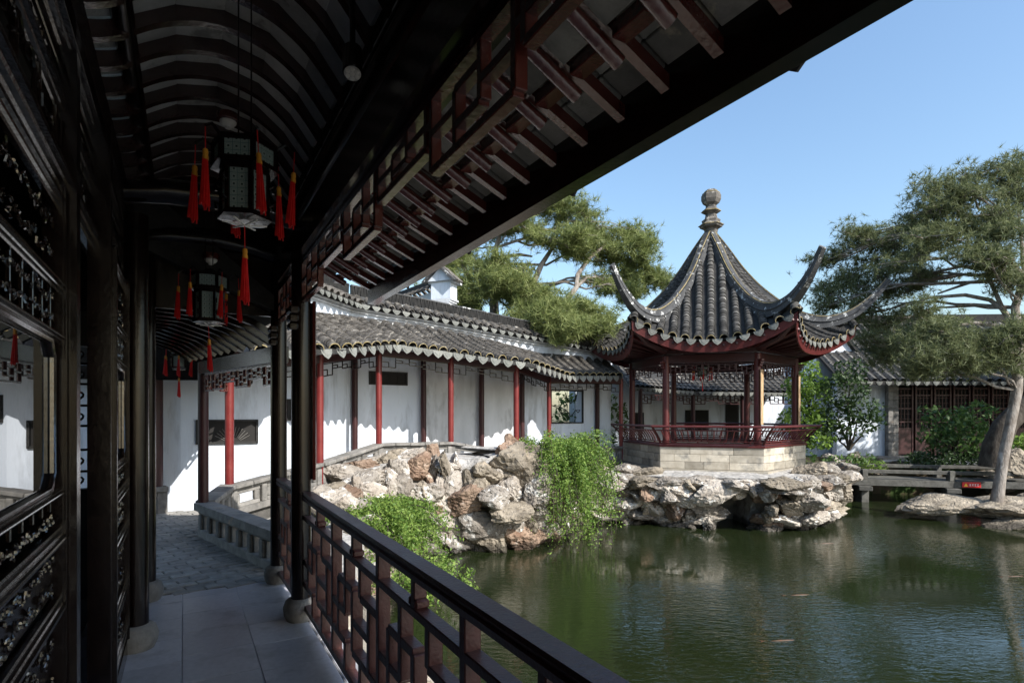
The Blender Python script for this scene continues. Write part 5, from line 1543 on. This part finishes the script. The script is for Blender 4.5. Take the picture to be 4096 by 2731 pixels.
# thick old trunk behind it
o = thing('old_tree', 'thick curved dark trunk behind the slender pine trunk', 'tree', uvY(3980, 1860, 15))
part(o, 'trunk', (MB().tube([uvY(3975, 1870, 15), uvY(3985, 1780, 15), uvY(4020, 1700, 15), uvY(4080, 1640, 15), uvY(4150, 1590, 15), uvY(4250, 1480, 15.3)], [.34, .30, .27, .25, .24, .2], 12), BARKD, True))
part(o, 'crown', leaf_cloud(clump_pts([(*uvY(4300, 1350, 15.3), 1.2, 1.2, .9), (18.2, 14.5, 5.2, 1.8, 1.6, 1.4), (20.5, 16, 5.6, 2.0, 1.8, 1.6), (22.5, 14, 5.0, 2.0, 2, 1.6), (19.5, 13, 6.8, 2, 2, 1.4), (17, 16.5, 4.6, 1.3, 1.3, .9), (20.4, 18.7, 4.2, 1.5, 1.5, 1.9), (22.2, 18.6, 4.4, 1.6, 1.5, 2), (24.5, 18.2, 4.8, 1.8, 1.6, 2.2), (19.6, 18.9, 2.6, 1.2, 1.2, 1.4), (20.5, 18.5, 8, 2.2, 2, 1.6), (23.5, 17, 8.6, 2.4, 2.2, 1.8), (25.5, 18, 7, 2.4, 2.2, 1.8)], 260), .24, LEAFD))  # mostly clumps out of view, added to shade the far hall

def bush(name, label, base, clumps, m, dens, lsize, stem=True, group=None, aspect=.5, cat='bush'):
    o = thing(name, label, cat, base, group=group)
    part(o, 'foliage', leaf_cloud(clump_pts(clumps, dens), lsize, m, .3, aspect=aspect))
    if stem:
        st = MB()
        for c in clumps[:7]: st.tube(curve(base, c[:3], .03, 5, .05), [.04, .03, .025, .02, .01], 5, False)
        part(o, 'stem', (st, BARKD))
    return o
bush('shrub_tree', 'bright yellow-green shrub behind the right corner of the pavilion', uvY(3230, 1790, 18), [cl(3190, 1560, 18, .5, .55), cl(3240, 1600, 18, .6, .5), cl(3200, 1680, 17.8, .65, .5), cl(3290, 1690, 17.8, .55, .45), cl(3230, 1480, 18.4, .45, .4), cl(3270, 1530, 18.2, .45, .35), cl(3210, 1420, 18.6, .3, .4), cl(3250, 1760, 17.6, .7, .3)], LEAFB, 3000, .14, cat='tree')
bush('small_tree', 'small dark evergreen tree on the rock border right of the pavilion', uvY(3395, 1800, 17.5), [cl(3380, 1560, 17.5, .75, .55), cl(3450, 1640, 17.3, .7, .45), cl(3350, 1660, 17.6, .6, .45), cl(3480, 1690, 17.2, .5, .3), cl(3400, 1480, 17.8, .55, .4), cl(3330, 1730, 17.6, .5, .3), cl(3420, 1720, 17.2, .5, .25)], LEAFD, 2200, .13, cat='tree')
bush('broadleaf_shrub', 'loose dark green shrub in front of the dark red doors', uvY(3800, 1820, 17.5), [cl(3780, 1690, 17.5, .75, .5), cl(3860, 1720, 17.3, .8, .45), cl(3900, 1650, 17.6, .6, .4), cl(3740, 1750, 17.3, .5, .3), cl(3830, 1770, 17.2, .9, .35), cl(3720, 1640, 17.5, .35, .2)], LEAFM, 1500, .15)
bush('hedge', 'low dark hedge on the bank beyond the stone bridge', uvY(3780, 1880, 17), [cl(3680 + 55 * k, 1850 - (k % 2) * 20, 17, .65, .32) for k in range(7)], LEAFD, 2600, .11, False, cat='hedge')
bush('ornamental_grass', 'tuft of grass hanging at the end of the rock border', uvY(3500, 1870, 16.9), [cl(3480, 1860, 16.9, .5, .16)], LEAFB, 9000, .22, False, aspect=.12, cat='grass')
bush('ivy_patch', 'ivy patch covering the rocks next to the pavilion base', uvY(3240, 1840, 17), [cl(3215, 1830, 17, .4, .25), cl(3290, 1840, 16.9, .4, .2), cl(3380, 1850, 16.9, .6, .25), cl(3450, 1840, 17, .45, .25)], LEAFM, 2600, .11, False)
bush('yellow_shrub', 'yellow-green shrub at the right edge behind the trunk', uvY(4090, 1790, 16), [cl(4095, 1770, 16, .45, .3)], LEAFB, 4000, .14, False)
bush('background_tree', 'leafy tree seen through the gallery doorway beside the pavilion', (2.6, 19.5, -.1), [(2.4, 19.5, 1.6, 1.0, .8, 1.3), (3.4, 20, 1.3, .9, .8, 1.0)], LEAFM, 700, .16, cat='tree')
for k, (u, v, Y, a, c) in enumerate(((4000, 1500, 20, 1.2, 1), (3100, 1400, 27, 1.2, .9))):
    pass

# ------------------------------------------------------------------ stone bridge
br = thing('stone_bridge', 'low flat stone bridge with plain rails crossing to the right of the pavilion', 'bridge', (11, 15.6, -.9))
b0, b1, b2 = V((8.6, 16.35, 0)), V((9.96, 15.9, 0)), V((12.0, 15.35, 0)); b3 = V((14.6, 14.9, 0))
bk2 = V((.35, 1.05, 0))
for a, c in ((b0, b1), (b1, b2), (b2, b3)):
    q = MB().prism([a[:2], c[:2], (c + bk2)[:2], (a + bk2)[:2]], -.46, -.29); part(br, 'deck_slab', (q, BRSTONE))
    for o_, z_ in ((V((.03, .08, 0)), -.07), (bk2 - V((.03, .10, 0)), .02)):
        bar(br, 'rail_beam', a + o_ + V((0, 0, z_)), c + o_ + V((0, 0, z_)), .11, .10, BRSTONE, .012)
for p in (b1, b2, b3):
    for o_ in (V((.03, .08, 0)), bk2 - V((.03, .1, 0))):
        bar(br, 'rail_post', p + o_ + V((0, 0, -.29)), p + o_ + V((0, 0, -.01)), .16, .16, BRSTONE, .012)
    bar(br, 'pier_cap', p + V((-.05, -.15, -.54)), p + bk2 + V((.05, .15, -.54)), .34, .13, BRSTONE, .015)
    bar(br, 'pier', p + V((.06, .2, -1.3)), p + V((.06, .2, -.6)), .22, .3, BRSTONE, .015)
    bar(br, 'pier', p + bk2 + V((0, -.2, -1.3)), p + bk2 + V((0, -.2, -.6)), .22, .3, BRSTONE, .015)
sg_d = (b3 - b2).normalized(); sg_c = b2 + sg_d * .47 + V((0, 0, -.372))
sgn = V((sg_d.y, -sg_d.x, 0))
sg = thing('warning_sign', 'small red warning sign with a yellow triangle on the bridge edge', 'sign', tuple(sg_c))
Ms = frame_m(sg_c + sgn * .014, sg_d, -sgn, (0, 0, 1))
part(sg, 'plate', cbox(.46, .02, .15, SIGNR, .008), Ms)
part(sg, 'triangle', (MB().add([(-.19, -.012, -.045), (-.09, -.012, -.045), (-.14, -.012, .045)], [(0, 1, 2)]), SIGNY), Ms)
tx = MB()
for k in range(4):
    x0 = -.055 + k * .062
    tx.box(x0, x0 + .042, -.0125, -.0115, .018, .026); tx.box(x0, x0 + .042, -.0125, -.0115, -.026, -.018)
    tx.box(x0 + .017, x0 + .025, -.0125, -.0115, -.017, .017); tx.box(x0 + .003, x0 + .014, -.0125, -.0115, -.004, .004)
part(sg, 'lettering', (tx, SIGNW), Ms)

# ------------------------------------------------------------------ far buildings
def corr_roof(e0, e1, t0, t1, rows, r, sag=.08, n=7):
    b = MB(); e0, e1, t0, t1 = map(V, (e0, e1, t0, t1))
    for k in range(rows):
        j = (k + .5) / rows; E0 = e0.lerp(e1, j); T0 = t0.lerp(t1, j)
        for q in range(n):
            a = T0.lerp(E0, q / n) + V((0, 0, -sag * math.sin(math.pi * q / n))); c = T0.lerp(E0, (q + 1) / n) + V((0, 0, -sag * math.sin(math.pi * (q + 1) / n) + .02))
            b.tube([a, c], [r, r * 1.07], 6, False)
    return b
def far_roof(parent, e0, e1, t0, t1, rows, r, drips=True, m=TILE):
    e0, e1, t0, t1 = map(V, (e0, e1, t0, t1))
    d = MB(); q = [e0, e1, t1, t0]
    d.v = [tuple(p) for p in q] + [tuple(p - V((0, 0, .12))) for p in q]
    d.f = [(0, 1, 2, 3), (7, 6, 5, 4), (0, 4, 5, 1), (1, 5, 6, 2), (2, 6, 7, 3), (3, 7, 4, 0)]
    ro = part(parent, 'roof', (d, TILED))
    part(ro, 'tile_rows', (corr_roof(e0, e1, t0, t1, rows, r), m, True), kind='stuff')
    if drips:
        kd = ('D', .22, .15, DRIP.name)
        if kd not in CB: CB[kd] = drip_mesh(.22, .15, DRIP)
        x = (e1 - e0).normalized(); nrm = V((x.y, -x.x, 0))
        for k in range(rows - 1):
            p = e0.lerp(e1, (k + 1) / rows)
            part(ro, 'drip_tile', CB[kd], frame_m(p + nrm * .02, x, -nrm, (0, 0, 1)))
    return ro
fg = thing('far_gallery', 'second tiled gallery with white wall seen between the pavilion columns', 'gallery', (5.5, 20.5, -.1))
far_roof(fg, (3.9, 18.6, 2.45), (6.6, 20.2, 2.35), (3.7, 20.6, 3.5), (6.4, 22.0, 3.45), 14, .085)
far_roof(fg, (6.6, 20.2, 2.35), (10.6, 20.4, 2.30), (6.4, 22.0, 3.45), (10.6, 22.2, 3.2), 18, .085)
fgw = MB(); fgw.prism([(2.2, 19.4), (3.6, 20.5), (6.3, 21.9), (10.7, 22.1), (10.7, 22.35), (6.3, 22.2), (3.4, 20.8), (2.0, 19.7)], -.2, [3.3, 3.5, 3.55, 3.4, 3.4, 3.55, 3.5, 3.3])
part(fg, 'wall', (fgw, PLASTER))
for (x, y, z) in ((4.3, 18.85, 2.4), (6.55, 20.35, 2.3), (8.4, 20.5, 2.3), (10.4, 20.55, 2.3)):
    part(fg, 'column', (MB().lathe([(.075, -.1), (.075, z)], 12, (x, y, 0)), DRED, True))
for a, c in (((4.3, 18.85), (6.55, 20.35)), ((6.55, 20.35), (8.4, 20.5)), ((8.4, 20.5), (10.4, 20.55))):
    frieze(fg, 'lattice_frieze', (*a, 2.2), (*c, 2.2), 2.2, .28, DRED, .03, .03, .5)
for (x, y, w, z0, z1) in ((4.55, 21.05, .75, .9, 1.6), (7.2, 21.93, .9, .9, 1.7), (8.6, 22.0, .5, .3, 2.0)):
    fw = part(fg, 'window', (MB().box(x - w / 2, x + w / 2, y - .06, y + .3, z0, z1), TILED))
    part(fw, 'pane', (MB().box(x - w / 2 + .06, x + w / 2 - .06, y - .07, y - .05, z0 + .06, z1 - .06), INTER))
parapet(fg, (4.3, 18.85, -.1), (6.55, 20.35, -.1)); parapet(fg, (6.55, 20.35, -.1), (10.4, 20.55, -.1))
# bright wall beyond with its own coping
bw2 = thing('rear_white_wall', 'sunlit white wall with tile coping behind the second gallery', 'wall', (10, 24, 0))
part(bw2, 'wall_panel', (MB().box(7.2, 12.2, 24.0, 24.3, -.2, 4.1), PLASTER))
far_roof(bw2, (7.1, 23.6, 4.1), (12.3, 23.6, 4.1), (7.1, 24.15, 4.6), (12.3, 24.15, 4.6), 20, .08)
# white house block right of the pavilion
wh = thing('white_house', 'small white gabled house end right of the pavilion eave', 'house', (12.3, 22, 0))
wb = MB(); wb.v = [(11.9, 22, -.2), (13.3, 22, -.2), (13.3, 22, 4.0), (12.9, 22, 4.55), (11.9, 22, 4.1)]; wb.v += [(x, y + 3, z) for x, y, z in wb.v]
wb.f = [(0, 1, 2, 3, 4), (9, 8, 7, 6, 5), (0, 5, 6, 1), (1, 6, 7, 2), (2, 7, 8, 3), (3, 8, 9, 4), (4, 9, 5, 0)]
part(wh, 'wall', (wb, PLASTER))
far_roof(wh, (11.7, 21.75, 2.55), (14.0, 21.75, 2.5), (11.7, 22.05, 2.85), (14.0, 22.05, 2.8), 9, .08, m=PTILE)
bar(wh, 'verge', (11.6, 21.95, 4.0), (12.95, 21.95, 4.62), .2, .10, TILED); bar(wh, 'verge', (13.5, 21.95, 3.9), (12.95, 21.95, 4.62), .2, .10, TILED)

hl = thing('garden_hall', 'long grey-roofed hall with dark red lattice doors and a white end wall at right', 'hall', (18, 21.5, -.1))
far_roof(hl, (11.9, 20.3, 2.72), (30, 19.0, 2.62), (11.9, 24.0, 5.35), (30, 22.7, 5.3), 56, .11, m=PTILE)
bar(hl, 'ridge', (11.7, 24.0, 5.5), (30, 22.7, 5.45), .25, .4, TILED)
w_ = MB(); w_.prism([(12.3, 21.3), (14.05, 21.18), (14.05, 21.5), (12.3, 21.6)], -.1, 2.9); part(hl, 'end_wall', (w_, PLASTER))
for k in range(9):
    for j in range(2):
        brick(hl, 'pier_brick', (14.22 + (j - .5) * .19, 21.10, .05 + k * .31), (.185, .3, .30), GREYST, .008, R(-4))
for k in range(11):
    x0 = 14.5 + k * .68; y0 = 21.25 - (x0 - 14.5) * .07
    q = MB().box(x0, x0 + .06, y0 - .04, y0 + .04, 0, 2.7).box(x0 + .58, x0 + .64, y0 - .04, y0 + .04, 0, 2.7)
    dl = part(hl, 'door', (q, DRED))
    bar(dl, 'panel', (x0 + .06, y0, .5), (x0 + .58, y0, .5), .04, .95, DRED)
    for z in (1.0, 1.25, 1.75, 2.25, 2.5): bar(dl, 'rail', (x0 + .06, y0, z), (x0 + .58, y0, z), .05, .06, DRED)
    for z in np.arange(1.35, 2.2, .2): bar(dl, 'lattice_bar', (x0 + .06, y0, z), (x0 + .58, y0, z), .03, .025, DRED)
    for x in (x0 + .19, x0 + .32, x0 + .45): bar(dl, 'lattice_bar', (x, y0, 1.0), (x, y0, 2.5), .03, .025, DRED, up=(0, 1, 0))
    part(dl, 'pane', (MB().box(x0 + .06, x0 + .58, y0 + .045, y0 + .055, 1, 2.6), INTER))
part(hl, 'inner_wall', (MB().box(14, 30, 21.6, 21.8, -.1, 4.5), INTER))
part(hl, 'step', (MB().prism([(12, 20.4), (24, 19.6), (24, 21.5), (12, 21.8)], -.3, -.02), GREYST))
single('terrace', (MB().prism([(11.5, 18.6), (20, 18.0), (20, 20), (11.5, 20.6)], -.3, -.10), PAVE), kind='structure')

# koi breaking the surface
for k, (u, v) in enumerate(((3310, 2172), (4060, 2304), (3200, 2378), (3130, 2560))):
    Y = (EYE + .95) * 2250 / (v - 1655); x = (u - 2048) / 2250 * Y
    o = thing('koi_fish', ['orange koi near the far reeds of the bridge reflection', 'orange koi at the right edge of the pond', 'reddish koi in the middle of the rippled water', 'large pale koi nearest the camera in the pond'][k], 'fish', (x, Y, -.95), group='koi in the pond')
    pr = [(-.20, .004), (-.14, .014), (-.05, .028), (.05, .030), (.12, .022), (.16, .006)]
    b = MB().tube([(x + a, Y + .1 * a, -.957) for a, r in pr], [r * .55 for a, r in pr], 8)
    part(o, 'body', (b, KOI, True))
    part(o, 'tail', (MB().add([(x - .19, Y - .019, -.947), (x - .27, Y - .06, -.948), (x - .245, Y - .025, -.946), (x - .27, Y + .015, -.948)], [(0, 1, 2), (0, 2, 3)]), KOI))
